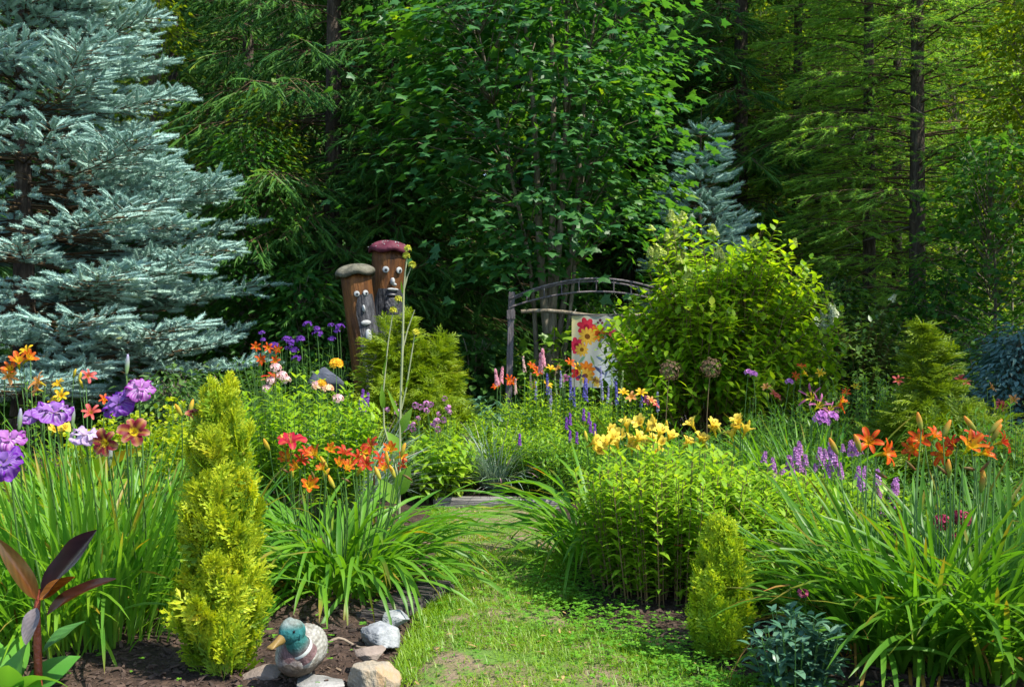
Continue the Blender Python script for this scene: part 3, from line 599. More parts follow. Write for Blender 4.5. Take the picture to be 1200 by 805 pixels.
def iris(key, base, seed, white=.4):
    rg = RNG(seed); n = 8; a = np.arange(n)*6.28*.75/2+rg.normal(0, .12, n); th = rg.uniform(.7, 1.35, n)
    d = np.stack([np.cos(a)*np.sin(th), np.sin(a)*np.sin(th), np.cos(th)], 1)
    v, q, T, U = strips(d*.006, d, (0, 0, 1), .072*rg.uniform(.8, 1.1, n), .050*rg.uniform(.8, 1.1, n), rg.uniform(.9, 2.0, n), 10, p_wide, .05, 11, .55, rg)
    vein = np.abs(np.sin(U*9+T*1.5)); c = np.array(base)*(1.0-.15*rg.random(len(T)))[:, None]
    wt = np.clip(white*(1.1-T)*1.5*vein**2*(np.abs(U) < .93), 0, .9)[:, None]; c = c*(1-wt)+np.array([.72, .66, .76])*wt
    ye = np.clip(1-T/.16, 0, 1)[:, None]*(np.abs(U) < .35)[:, None]; c = c*(1-ye)+np.array([.75, .5, .04])*ye
    ac = Acc().add(v, [q], c)
    a = np.arange(3)*2.09+.5; th = .55; d = np.stack([np.cos(a)*np.sin(th), np.sin(a)*np.sin(th), np.full(3, np.cos(th))], 1)
    v, q, T, U = strips(d*.004, d, (0, 0, 1), .04, .028, .9, 5, p_wide, .2, 5, .3, rg)
    ac.add(v, [q], np.array(base)*.85+.1)
    ac.add(*tube(np.array([[0, 0, -.06], [0, 0, -.03], [0, 0, .004]]), [.004, .007, .006], 7), col=(.16, .28, .08))
    return ac.mesh(key, M['petal'])
def bud(key, c0, c1, L=.055, R=.0085):
    s = np.linspace(0, 1, 9); P = np.stack([.004*np.sin(s*2), 0*s, s*L], 1); v, f = tube(P, R*np.clip(np.sin(np.pi*(s*.86+.08))**.8, .15, 1), 7, True)
    T = np.clip(v[:, 2]/L, 0, 1); return Acc().add(v, f, cmix(T, [(0, c0), (.35, c0), (1, c1)])).mesh(key, M['petal'])
QUADP = (np.array([[0, 0, 0], [-.32, .55, .06], [0, 1, .02], [.32, .55, .06]]), [np.array([[0, 3, 2, 1]])])
def florets(pos, nrm, size, rg, cols, petals=4):
    n = len(pos); nrm = unit(nrm); up = unit(np.cross(nrm, unit(rg.normal(0, 1, (n, 3))))); s2 = np.cross(nrm, up); vs, fs_, cs = [], [], []
    off = 0; a = np.arange(petals)*6.28/petals
    d = (up[:, None]*np.cos(a)[None, :, None]+s2[:, None]*np.sin(a)[None, :, None]+nrm[:, None]*.35).reshape(-1, 3)
    L = np.repeat(np.broadcast_to(size, n)*rg.uniform(.75, 1.2, n), petals)
    v, f = stamp(QUADP, np.repeat(pos, petals, 0), *frames(d, np.repeat(nrm, petals, 0), L, L))
    cols = np.asarray(cols, float).reshape(-1, 3); pick = cols[rg.integers(0, len(cols), n)]*rg.uniform(.8, 1.15, (n, 1))
    return v, f, np.repeat(pick, petals*4, 0)
def spike(key, L, r, cols, seed, n=90, fsize=.008, tip=(.2, .3, .1), gaps=None):
    rg = RNG(seed); t = rg.random(n)
    if gaps: t = np.round(t*gaps)/gaps+rg.normal(0, .018, n); t = np.clip(t, 0, 1)
    a = rg.uniform(0, 6.28, n); rr = r*(1-.75*t)
    p = np.stack([rr*np.cos(a), rr*np.sin(a), t*L], 1); nn = np.stack([np.cos(a), np.sin(a), .35+0*a], 1)
    v, f, c = florets(p, nn, fsize*1.0, rg, cols); ac = Acc().add(v, f, c)
    ac.add(*tube(np.array([[0, 0, -.02], [0, 0, L*.6], [0, 0, L*1.04]]), [.0026, .0022, .001], 5), col=tip); return ac.mesh(key, M['floret'])
def dome(key, R, H, cols, seed, n=70, fsize=.012, z0=0., petals=5, cone=False):
    rg = RNG(seed); p = unit(rg.normal(0, 1, (n, 3))); p[:, 2] = np.abs(p[:, 2]) if z0 == 0 else p[:, 2]
    nn = p.copy()
    if cone: z = rg.random(n)**1.3; a = rg.uniform(0, 6.28, n); p = np.stack([np.cos(a)*(1-z*.85), np.sin(a)*(1-z*.85), z], 1)*np.array([1, 1, 1]); nn = np.stack([np.cos(a), np.sin(a), .5+0*a], 1)
    v, f, c = florets(p*np.array([R, R, H])*rg.uniform(.8, 1, (n, 1)), nn, fsize, rg, cols, petals)
    ac = Acc().add(v, f, c); m = n//2
    ac.add(*sticks(np.repeat([[0, 0, -.02]], m, 0), p[:m]*np.array([R, R, H])*.8, .001, .0008), col=(.15, .25, .07)); return ac.mesh(key, M['floret'])

# ------------------------------------------------------------------ leafy clumps
def strap_leaves(rg, n, r, L, W, el=(.9, 1.5), bend=(.5, 2.2), nseg=9, z=0.0, fold=.22, prof=p_strap, lean=None):
    a = rg.uniform(0, 6.28, n); q = np.sqrt(rg.random(n))*r
    b = np.stack([q*np.cos(a), q*np.sin(a), np.full(n, z)], 1); a2 = a+rg.normal(0, .5, n); e = rg.uniform(*el, n)
    d = np.stack([np.cos(a2)*np.cos(e), np.sin(a2)*np.cos(e), np.sin(e)], 1)
    if lean is not None: d = unit(d+np.asarray(lean))
    u0 = unit(np.stack([np.cos(a2), np.sin(a2), 0*a2], 1)*-1+np.array([0, 0, .25]))
    Ls = rg.uniform(*L, n); Ws = rg.uniform(*W, n)
    v, qd, T, U = strips(b, d, u0, Ls, Ws, rg.uniform(*bend, n), nseg, prof, fold, 3, twist=rg.normal(0, .5, n))
    k = np.repeat(rg.random(n), len(T)//n); dry = np.clip((T-(.99-.28*np.maximum(k-.6, 0)/.4))/.06, 0, 1)[:, None]*(k > .6)[:, None]; pale = np.clip(1-T/.2, 0, 1)[:, None]*.5
    c = np.ones((len(T), 3))*(1+.10*np.sin(U*3+k*40))[:, None]; c = c*(1-pale)+pale*np.array([1.7, 1.25, 1.6]); c = c*(1-dry)+dry*np.array([2.0, .72, 1.2])
    return v, [qd], c
def leafy(rg, n, r, H, leafL, leafW, nodes=9, splay=.35, pair=2, ang=(.9, 1.35), s0=.15, bend=.7, toplift=.25, prof=p_lance, nseg=3, lean=(0, 0), base_r=None, fold=.18, taper=.35):
    """a clump of upright leafy stems: returns foliage Acc, stems Acc, stem tops and top directions"""
    fo = Acc(); a = rg.uniform(0, 6.28, n); q = np.sqrt(rg.random(n)); br = (base_r or r*.55)
    A = np.stack([q*br*np.cos(a), q*br*np.sin(a), 0*a], 1)
    hh = H*rg.uniform(.78, 1.06, n)*(1-.22*q**2); B = np.stack([q*r*np.cos(a)+lean[0], q*r*np.sin(a)+lean[1], hh], 1)
    st = Acc().add(*sticks(A, B, .0035, .0018))
    D = unit(B-A); P = []; Dl = []; Sz = []
    for k in range(nodes):
        s = s0+(1-s0)*(k+rg.uniform(-.25, .25, n))/max(1, nodes-1); s = np.clip(s, .02, 1.0)
        p = A+(B-A)*s[:, None]; az0 = k*1.57+a*3
        for m in range(pair):
            az = az0+m*6.283/pair+rg.normal(0, .3, n); an = rg.uniform(*ang, n)*(1-toplift*s)
            x = unit(np.cross(D, np.array([0.3, .8, .1]))); y = np.cross(D, x)
            rad = x*np.cos(az)[:, None]+y*np.sin(az)[:, None]
            P.append(p); Dl.append(unit(D*np.cos(an)[:, None]+rad*np.sin(an)[:, None])); Sz.append((1-taper*np.abs(s-.55)*2)*rg.uniform(.75, 1.15, n))
    P = np.concatenate(P); Dl = np.concatenate(Dl); Sz = np.concatenate(Sz)
    v, qd, _, _ = strips(P, Dl, (0, 0, 1), leafL*Sz, leafW*Sz, bend*rg.uniform(.4, 1.5, len(P)), nseg, prof, fold, 3)
    fo.add(v, [qd]); return fo, st, B, D
def scape(parent, P0, P1, r=.0035, mat='stem', bow=.03):
    s = np.linspace(0, 1, 6)[:, None]; P0 = np.asarray(P0, float); P1 = np.asarray(P1, float)
    P = P0*(1-s)+P1*s; P[:, 0] += bow*np.sin(s[:, 0]*np.pi)*(1 if P1[0] > P0[0] else -1)
    return part('stem', Acc().add(*tube(P, np.linspace(r, r*.7, 6), 5)).mesh('stem', M[mat]), parent)
def place(p, z, spin=0., s=1.0):
    return Matrix.Translation(Vector([float(c) for c in p])) @ rot_from(z, spin) @ Matrix.Scale(s, 4)

# ------------------------------------------------------------------ the flower beds
ORANGE = [(0, (.60, .40, .02)), (.28, (.66, .20, .008)), (.5, (.48, .035, .004)), (1, (.56, .065, .006))]
REDOR = [(0, (.62, .50, .02)), (.42, (.66, .42, .015)), (.6, (.58, .14, .008)), (.8, (.40, .025, .008)), (1, (.56, .12, .012))]
RED = [(0, (.6, .35, .02)), (.15, (.38, .016, .01)), (1, (.42, .012, .014))]
CRIMSON = [(0, (.5, .3, .03)), (.15, (.34, .008, .03)), (1, (.44, .012, .04))]
YELLOW = [(0, (.62, .42, .02)), (.3, (.74, .56, .06)), (1, (.78, .60, .09))]
PEACH = [(0, (.65, .40, .04)), (.35, (.70, .27, .06)), (1, (.68, .33, .14))]
WINE = [(0, (.70, .56, .02)), (.27, (.66, .50, .02)), (.36, (.13, .01, .018)), (.75, (.23, .025, .035)), (1, (.50, .24, .16))]
PURPL = [(0, (.62, .56, .03)), (.36, (.58, .50, .03)), (.48, (.22, .02, .15)), (1, (.34, .06, .25))]
GOLD = [(0, (.65, .36, .01)), (.3, (.70, .42, .01)), (1, (.72, .46, .02))]
PINKR = [(0, (.6, .42, .06)), (.3, (.48, .04, .05)), (1, (.56, .10, .12))]
FM = {}
for nm, st, kw in [('orange', ORANGE, {}), ('redorange', REDOR, dict(open_=.62)), ('red', RED, {}), ('crimson', CRIMSON, dict(wide=.045, open_=1.15)), ('yellow', YELLOW, dict(open_=.62, wide=.038)),
                   ('peach', PEACH, {}), ('wine', WINE, dict(wide=.044, open_=1.15)), ('purple', PURPL, dict(spider=True)), ('gold', GOLD, {}), ('pinkred', PINKR, {})]:
    kw = dict(kw); kw.setdefault('wide', .026); FM[nm] = [daylily(nm+'_petals', st, 300+i*13+len(nm), **kw) for i in range(3)]
BUDS = {'orange': bud('orange_bud', (.25, .30, .05), (.62, .22, .03)), 'yellow': bud('yellow_bud', (.35, .38, .05), (.75, .5, .04)), 'green': bud('green_bud', (.14, .26, .05), (.3, .34, .07), L=.045), 'amber': bud('amber_bud', (.42, .40, .05), (.72, .34, .03), L=.06, R=.0095)}
BUDS['spent'] = bud('spent_bloom', (.16, .12, .04), (.22, .06, .03), L=.05, R=.006); fr = RNG(900)
def bloom(root, kind, px, py, Y, size=1.0, face=None, foot=None, stem=True, label=None, r=.0035):
    """a flower on its scape: flower (> stamens) and stem are parts of the clump"""
    o = np.array(root.location); p = at(px, py, Y)-o
    z = np.array(face if face is not None else (fr.normal(.15, .55), -fr.uniform(.35, 1.0), fr.uniform(.35, .9)))
    size *= .78 if Y > 6 else .86 if Y > 4.95 else .88
    pe, stm = FM[kind][fr.integers(3)]
    f = part('flower', pe, root, place(p, z, fr.uniform(0, 6.28), size), label); part('stamens', stm, f)
    if stem:
        ft = foot if foot is not None else (p[0]*.35+fr.normal(0, .03), p[1]*.35+fr.normal(0, .03), 0)
        scape(root, ft, p-unit(z)*.024*size, r)
    return f
def budat(root, kind, px, py, Y, size=1.0, z=None, foot=None, stem=True):
    o = np.array(root.location); p = at(px, py, Y)-o; z = z or (fr.normal(0, .3), fr.normal(-.1, .2), 1)
    part('bud', BUDS[kind], root, place(p, z, fr.uniform(0, 6), size))
    if stem: scape(root, foot if foot is not None else (p[0]*.4, p[1]*.4, 0), p, .003)
def clump(name, label, cat, px, Y, group=None, X=None):
    x = gx(px, Y) if X is None else X
    return thing(name, label, cat, (x, Y, float(bed_z(np.array(x), np.array(Y)))-.01), 0, group)
def fol(root, vf, mat, name='leaves'):
    a = Acc()
    for x in (vf if isinstance(vf, list) else [vf]): a.add(*x)
    return part(name, a.mesh(name, M[mat]), root)

# --- red and orange daylily clump left of the path
rg = RNG(501); t = clump('daylily', 'broad daylily clump with arching leaves and red orange flowers, left of the grass path', 'plant', 396, 4.45)
fol(t, [strap_leaves(rg, 260, .30, (.45, .78), (.015, .025), (1.05, 1.52), (1.3, 2.6)), strap_leaves(rg, 80, .32, (.45, .68), (.015, .025), (.8, 1.3), (1.0, 2.4), lean=(.12, -.3, 0))], 'strap')
fol(t, strap_leaves(rg, 16, .3, (.35, .55), (.012, .018), (.5, 1.2), (2.0, 3.2), lean=(.3, -.5, 0)), 'strap_dead', 'withered_leaves')
for k, px, py, Y, s in [('crimson', 341, 521, 4.2, 1.15), ('redorange', 338, 540, 4.25, .9), ('redorange', 372, 536, 4.2, 1.0), ('redorange', 362, 571, 4.05, .95), ('redorange', 402, 533, 4.35, .85), ('redorange', 436, 524, 4.4, .85), ('redorange', 444, 541, 4.25, .85),
                        ('redorange', 458, 530, 4.35, .9), ('redorange', 474, 546, 4.25, .65), ('redorange', 428, 530, 4.45, .7), ('redorange', 396, 546, 4.2, .7), ('redorange', 350, 548, 4.2, .7), ('redorange', 412, 546, 4.3, .65), ('redorange', 451, 552, 4.2, .7), ('redorange', 386, 528, 4.4, .7), ('redorange', 418, 538, 4.3, .7), ('redorange', 466, 536, 4.3, .7), ('redorange', 358, 532, 4.3, .75), ('redorange', 405, 552, 4.15, .75), ('redorange', 430, 545, 4.2, .7), ('red', 352, 541, 4.3, .7), ('redorange', 380, 552, 4.15, .7)]:
    bloom(t, 'red' if k == 'redorange' and (px+py) % 5 < 2 else k, px, py, Y, s)
for px, py in [(316, 528), (343, 560), (377, 562), (392, 572), (421, 548), (432, 548), (418, 558), (446, 562), (463, 560), (384, 548), (455, 545), (334, 525), (470, 535)]: budat(t, 'amber', px, py, 4.2+fr.uniform(-.15, .15), 1.0)

for px, py in [(328, 548), (365, 552), (400, 560), (438, 556), (472, 556)]: budat(t, 'spent', px, py, 4.2, .9, (fr.normal(0, .6), 0, -.3))
# --- iris and sword leaves far left
rg = RNG(502); t = clump('iris', 'tall sword leaved iris clump with ruffled purple and violet flowers beside golden arborvitae', 'plant', 105, 3.75)
fol(t, [strap_leaves(rg, 330, .34, (.45, .80), (.010, .018), (1.15, 1.56), (.1, .9), fold=.3), strap_leaves(rg, 160, .42, (.4, .75), (.010, .017), (.9, 1.45), (.5, 2.0))], 'iris_leaf')
I1 = [iris('violet_petals', (.22, .035, .36), 1, .6), iris('purple_petals', (.15, .015, .32), 2, .25), iris('lilac_petals', (.42, .28, .50), 3, .8), iris('magenta_petals', (.30, .04, .33), 4, .6)]
for i, px, py, Y, s, z in [(0, 63, 484, 3.35, 1.15, (.1, -.55, 1)), (1, 139, 474, 3.5, 1.05, (-.2, -.8, .8)), (3, 165, 455, 3.5, .95, (.5, -.7, .8)), (2, 100, 511, 3.3, .9, (.1, -.35, 1)), (3, 10, 516, 3.15, 1.1, (.2, -.6, .9)), (1, 4, 543, 3.05, 1.05, (.1, -.8, .7)), (0, 40, 488, 3.4, 1.0, (-.3, -.6, .9))]:
    p = at(px, py, Y)-np.array(t.location)
    s *= .82; part('flower', I1[i], t, place(p, z, fr.uniform(0, 6), s)); scape(t, (p[0]*.75, p[1]*.55, 0), p-unit(np.array(z))*.05*s, .0045)
for px, py, Y in [(148, 440, 3.5), (84, 502, 3.4), (22, 505, 3.3), (128, 548, 3.3)]:
    p = at(px, py, Y)-np.array(t.location); part('bud', bud('iris_bud', (.22, .34, .14), (.42, .36, .55), L=.075, R=.008), t, place(p, (.05, 0, 1))); scape(t, (p[0]*.7, p[1]*.5, 0), p, .004)
rg = RNG(503); t = clump('daylily', 'wine red daylily with yellow throats, in front of the lime euphorbia', 'plant', 178, 4.15)
fol(t, [strap_leaves(rg, 190, .34, (.4, .72), (.010, .018), (1.1, 1.55), (.2, 1.3))], 'iris_leaf')
for px, py, s, z in [(157, 508, .95, (.35, -1, .45)), (126, 519, .85, (-.25, -1, .1)), (229, 491, .7, (.5, -.5, .7))]: bloom(t, 'wine', px, py, 3.25, s, z)
for px, py in [(222, 484), (229, 497), (213, 488)]: budat(t, 'amber', px, py, 3.8, .9)
rg = RNG(504); t = clump('daylily', 'leafy daylily clump without flowers behind the burgundy canna', 'plant', 40, 3.75)
fol(t, [strap_leaves(rg, 190, .36, (.4, .7), (.010, .017), (.9, 1.5), (.6, 2.0))], 'strap_lime')
rg = RNG(505); t = clump('daylily', 'low daylily clump with a soft red flower at the iris leaves', 'plant', 118, 4.6)
fol(t, strap_leaves(rg, 120, .3, (.5, .75), (.012, .02), (1.0, 1.5), (.5, 2.0)), 'strap_lime')
bloom(t, 'pinkred', 107, 485, 4.4, .8, (.2, -.8, .6)); bloom(t, 'yellow', 62, 507, 4.2, .8, (.5, -.4, .6)); bloom(t, 'yellow', 74, 505, 4.2, .7, (.5, -.4, .6))
rg = RNG(533)
for nm, ct in (('daylily', 4), ('iris', 1)):
    for q in [o_ for o_ in COL.objects if o_.name.split('.')[0] == nm and o_.type == 'EMPTY'][1:ct+1]: fol(q, strap_leaves(rg, 16, .28, (.3, .6), (.008, .014), (.5, 1.4), (1.2, 3.0)), 'strap_dead', 'withered_leaves')
# --- hosta, far lilies
rg = RNG(506); t = clump('hosta', 'lime green hosta with huge leaves under the blue spruce', 'plant', 6, 4.5)
fol(t, strap_leaves(rg, 22, .12, (.62, .95), (.15, .21), (1.1, 1.5), (1.1, 2.0), 8, prof=p_leaf, fold=.12, lean=(-.05, .05, 0)), 'hosta')
rg = RNG(507); t = clump('lily', 'orange red lilies above the lime hosta', 'flower', 35, 5.6)
fo, st, B, D = leafy(rg, 9, .25, .85, .09, .016, 12, pair=3); part('leaves', fo.mesh('leaves', M['mid_leaf']), t); part('stems', st.mesh('stems', M['stem']), t)
for px, py, s in [(22, 428, 1.2), (48, 449, 1.1), (14, 436, 1.0), (30, 423, 1.1), (46, 457, .8), (8, 442, .9)]: bloom(t, 'peach' if py > 440 else 'redorange', px, py, 5.4, s*1.1)
rg = RNG(508); t = clump('daylily', 'small yellow daylily by the blue spruce trunk', 'flower', 78, 6.0)
fol(t, strap_leaves(rg, 90, .3, (.5, .8), (.012, .02), (1.0, 1.5), (.5, 2.0)), 'strap')
for px, py in [(72, 465), (70, 452), (33, 413), (66, 472)]: bloom(t, 'gold', px, py, 5.9, .9)
rg = RNG(509); t = clump('daylily', 'daylily with one rose red flower between blue spruce trunk and iris', 'flower', 100, 5.6)
fol(t, strap_leaves(rg, 110, .3, (.5, .85), (.012, .02), (1.1, 1.5), (.4, 1.8)), 'strap')
bloom(t, 'pinkred', 102, 442, 5.5, .9); bloom(t, 'orange', 122, 470, 5.2, .7)
for px, py in [(92, 447), (97, 455), (86, 443)]: budat(t, 'yellow', px, py, 5.5)
# --- euphorbia
for i, (px, Y, r, h, lab) in enumerate([(200, 5.3, .30, .74, 'lime yellow euphorbia mound behind the wine red daylily'), (140, 5.5, .30, .66, 'lime yellow euphorbia mound behind the purple irises'), (232, 4.8, .2, .64, 'small lime euphorbia tuft at the back of the tall golden arborvitae')]):
    rg = RNG(520+i); t = clump('euphorbia', lab, 'plant', px, Y)
    fo, st, B, D = leafy(rg, 80, r, h, .04, .012, 9, pair=3, s0=.3, base_r=r*.6); part('leaves', fo.mesh('leaves', M['phlox_leaf']), t); part('stems', st.mesh('stems', M['stem']), t)
    k = 10; P = np.repeat(B, k, 0)+rg.normal(0, .022, (len(B)*k, 3))*(1, 1, .6); n = len(P); d = unit(rg.normal(0, .6, (n, 3))+(0, 0, .5)); L = rg.uniform(.018, .034, n)
    part('blossoms', Acc().add(*stamp(OVAL, P, *frames(d, unit(rg.normal(0, .3, (n, 3))+(0, 0, 1)), L, L*1.2))).mesh('blossoms', M['euphorbia']), t)
# --- canna
t = clump('canna', 'young canna with rolled burgundy and bronze leaves on a red stem', 'plant', 46, 3.05); o = np.array(t.location)
def paddle(root, px0, py0, px1, py1, Y0, Y1, W, col, up, bend=.4, fold=.5, tw=0., label=None):
    a_ = at(px0, py0, Y0)-o; b_ = at(px1, py1, Y1)-o; d = b_-a_; L = np.linalg.norm(d)
    v, q, T, U = strips(a_-np.array(root.location)*0, d, up, L*1.04, W, bend, 12, lambda x: np.clip(np.sin(np.pi*np.clip(x, 0, 1)**.8)**.75, .05, 1), fold, 9, .12, RNG(int(px0)), twist=tw)
    c = cmix(np.abs(U)*.5+T*.5, col)*(1+.22*np.sin(T*46-np.abs(U)*9))[:, None]
    return part('leaf', Acc().add(v, [q], c).mesh('leaf', M['canna']), root, label=label)
M['canna'] = col_mat('canna_leaf', .3, .28, (2.2, 1.3, .5), .5)
part('stem', Acc().add(*tube(np.array([at(45, 812, 3.05), at(44, 760, 3.05), at(43, 712, 3.06), at(46, 690, 3.06)])-o, [.013, .012, .010, .006], 10)).mesh('stem', noise_mat('canna_stem', [(.14, .02, .015), (.3, .07, .03)], scale=20, rough=.4)), t)
DK = [(0, (.05, .014, .016)), (.5, (.018, .007, .014)), (1, (.035, .010, .02))]; BZ = [(0, (.14, .045, .012)), (.6, (.075, .05, .012)), (1, (.11, .05, .015))]; BR = [(0, (.10, .03, .012)), (1, (.04, .014, .012))]
paddle(t, 48, 700, 119, 627, 3.05, 2.98, .115, DK, (-.45, -.65, .6), -.15, .5, -.2, 'large dark purple rolled leaf')
paddle(t, 46, 702, 84, 676, 3.03, 3.0, .045, [(0, (.42, .14, .02)), (1, (.36, .12, .02))], (-.4, -.7, .4), .1, .5)
paddle(t, 54, 722, 121, 671, 3.04, 2.96, .06, BR, (-.4, -.5, .7), .3, .7)
paddle(t, 42, 702, 1, 632, 3.05, 3.0, .058, BZ, (.7, -.6, .3), .2, .5, .3, 'bronze leaf turned to the light')
paddle(t, 43, 712, 26, 752, 3.03, 2.97, .05, [(0, (.16, .13, .13)), (1, (.2, .17, .18))], (0, -.8, .5), .5, .3)
paddle(t, 50, 764, 92, 722, 3.05, 3.1, .06, [(0, (.05, .15, .03)), (1, (.07, .2, .04))], (-.5, -.5, .7), .4, .3)
t = clump('broad_leaf_plant', 'broad green leaves at the base of the burgundy canna', 'plant', 6, 3.0)
fol(t, strap_leaves(RNG(531), 13, .06, (.16, .30), (.08, .12), (.7, 1.45), (.5, 1.5), 8, prof=p_leaf, fold=.15, lean=(.15, -.2, 0)), 'broad_green')

# --- arborvitae, cypress, juniper: flat scale leaved sprays
def scale_spray(seed, w=.06, n=8, fan=.62, curl=.1):
    rg = RNG(seed); A = [[0, 0, 0]]; segs = [((0, 0), (0, 1))]
    for i in range(n):
        t_ = .08+.86*i/n; sg = 1 if i % 2 else -1; an = sg*fan*rg.uniform(.8, 1.2); L = (.62*(1-t_)+.16)*rg.uniform(.8, 1.1); p = np.array([0, t_]); q = p+L*np.array([np.sin(an), np.cos(an)]); segs.append((p, q))
        for j in range(3):
            u = .3+.25*j; s2 = 1 if j % 2 else -1; a2 = an+s2*fan; b = p+(q-p)*u; segs.append((b, b+L*.42*(1.1-u)*np.array([np.sin(a2), np.cos(a2)])))
    vs, fs = [], []
    for k, (p, q) in enumerate(segs):
        p, q = np.array(p, float), np.array(q, float); d = q-p; L = np.linalg.norm(d); n_ = np.array([-d[1], d[0]])/L*w*.5
        for x in (p, p+d*.5+n_, q, p+d*.5-n_): vs.append([x[0], x[1], -curl*(x[0]**2+x[1]**2)+rg.normal(0, .012)])
        fs.append([4*k, 4*k+3, 4*k+2, 4*k+1])
    return np.array(vs), [np.array(fs)]
SPR = [scale_spray(i, .085) for i in range(3)]; THR = [scale_spray(10+i, .05, 8, .5, .5) for i in range(3)]
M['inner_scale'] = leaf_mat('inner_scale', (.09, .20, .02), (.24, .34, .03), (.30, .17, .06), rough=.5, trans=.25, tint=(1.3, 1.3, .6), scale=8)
def scatter_sprays(rg, tm, P, D, L, UP):
    a = Acc(); k = rg.integers(0, len(tm), len(P))
    for i, T in enumerate(tm):
        m = k == i; a.add(*stamp(T, P[m], *frames(D[m], UP[m], L[m], L[m])))
    return a
def arborvitae(label, px, Y, H, R, n, mat, seed, lf=.085, gap=.0):
    rg = RNG(seed); t = clump('arborvitae', label, 'shrub', px, Y)
    npl = 120; k = n//npl; z0 = np.sort(rg.random(npl))**1.15*.9; pa = np.arange(npl)*2.4+rg.normal(0, .5, npl)
    pr = R*np.interp(z0+.08, [0, .12, .35, .6, .8, .92, 1], [.9, 1, .95, .82, .62, .42, .15])*rg.uniform(.66, 1.1, npl); pl = rg.uniform(.12, .24, npl)*(1-.45*z0)*(H/.95)**.5
    out = np.stack([np.cos(pa), np.sin(pa), 0*pa], 1); s0 = out*(pr*.45)[:, None]; s0[:, 2] = z0*H; tip = out*pr[:, None]; tip[:, 2] = z0*H+pl*.85
    u = rg.random((npl, k))**.8; P = s0[:, None]+(tip-s0)[:, None]*u[..., None]; wd = .030*(1.15-u)*(.6+.4*R/.14)
    tang = np.stack([-np.sin(pa), np.cos(pa), 0*pa], 1); lat = rg.normal(0, 1, (npl, k)); P = P+tang[:, None]*(lat*wd)[..., None]+out[:, None]*(rg.normal(0, .4, (npl, k))*wd)[..., None]
    ax = unit(tip-s0); D = unit(ax[:, None]+tang[:, None]*(lat*.45)[..., None]+rg.normal(0, .22, (npl, k, 3))); UP = unit(out[:, None]+tang[:, None]*rg.normal(0, .7, (npl, k))[..., None]+rg.normal(0, .2, (npl, k, 3)))
    P = P.reshape(-1, 3); P[:, 2] = np.maximum(P[:, 2], .03); D = D.reshape(-1, 3); UP = UP.reshape(-1, 3); n = len(P); z = P[:, 2]/H; a = np.arctan2(P[:, 1], P[:, 0]); q = u.ravel()*.75+.25; L = lf*rg.uniform(.5, 1.1, n)*(1-.3*np.clip(z, 0, 1))*np.where(rg.random(n) < .12, 1.6, 1)
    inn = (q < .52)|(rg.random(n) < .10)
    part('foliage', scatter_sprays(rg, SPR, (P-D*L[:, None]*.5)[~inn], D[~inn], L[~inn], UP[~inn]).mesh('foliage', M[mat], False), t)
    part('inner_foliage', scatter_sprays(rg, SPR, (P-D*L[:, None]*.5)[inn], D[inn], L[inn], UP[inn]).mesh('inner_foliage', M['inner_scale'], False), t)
    part('trunk', Acc().add(*tube(np.array([[0, 0, -.03], [.005, 0, H*.4], [0, 0, H*.85]]), [.014, .009, .003], 7)).add(*sticks(np.stack([0*a, 0*a, z*H*.85], 1)[:300], P[:300], .0022, .001)).mesh('trunk', M['stem_brown']), t)
arborvitae('tall golden arborvitae column beside the duck decoy', 259, 3.24, .965, .140, 4900, 'golden', 541, .095)
arborvitae('short golden green arborvitae in front of the pale leaved phlox', 845, 3.45, .47, .10, 2700, 'golden_green', 542, .085)
def thread_shrub(name, label, px, Y, R, H, n, mat, seed, lf=.2, flat=.0, X=None, extra=()):
    rg = RNG(seed); t = clump(name, label, 'shrub', px, Y); p = unit(rg.normal(0, 1, (n, 3))); p[:, 2] = np.abs(p[:, 2])
    lump = 1+.14*np.sin(3.1*p[:, 0]*3+seed)+.14*np.sin(p[:, 2]*9+p[:, 1]*5)+.10*np.sin(p[:, 0]*17-p[:, 2]*13)
    P = p*np.array([R, R, H])*(rg.uniform(.55, .95, n)*lump)[:, None]+np.array([0, 0, .05]); D = unit(p*np.array([1, 1, .5])+rg.normal(0, .5, (n, 3))+np.array([0, 0, .15-flat]))
    for ex, ey, ez, er, m in extra:
        z = rg.random(m); a = rg.uniform(0, 6.28, m); q = np.stack([ex+er*(1-z)*np.cos(a), ey+er*(1-z)*np.sin(a), .2+z*ez], 1); P = np.concatenate([P, q]); D = np.concatenate([D, unit(np.stack([np.cos(a), np.sin(a), .9+0*a], 1)+rg.normal(0, .2, (m, 3)))])
    n = len(P); L = lf*rg.uniform(.55, 1.2, n); UP = unit(rg.normal(0, .5, (n, 3))+(0, 0, 1))
    part('foliage', scatter_sprays(rg, THR, P-D*L[:, None]*.3, D, L, UP).mesh('foliage', M[mat], False), t)
    part('branches', Acc().add(*sticks(np.zeros((90, 3)), P[:90], .009, .003)).mesh('branches', M['stem_brown']), t); return t
thread_shrub('cypress', 'golden thread leaf cypress mound in front of the log faces', 482, 8.0, .53, .98, 8500, 'thread', 551, .15, extra=[(-.05, 0, 1.10, .35, 600), (.25, .05, .95, .2, 300), (-.28, -.1, .9, .2, 300)])
thread_shrub('juniper', 'spreading golden green juniper with one upright leader behind the orange daylilies', 1108, 6.3, .60, .58, 7500, 'juniper', 552, .15, .15, extra=[(-.1, .1, 1.0, .2, 420), (.03, .15, .86, .22, 300)])

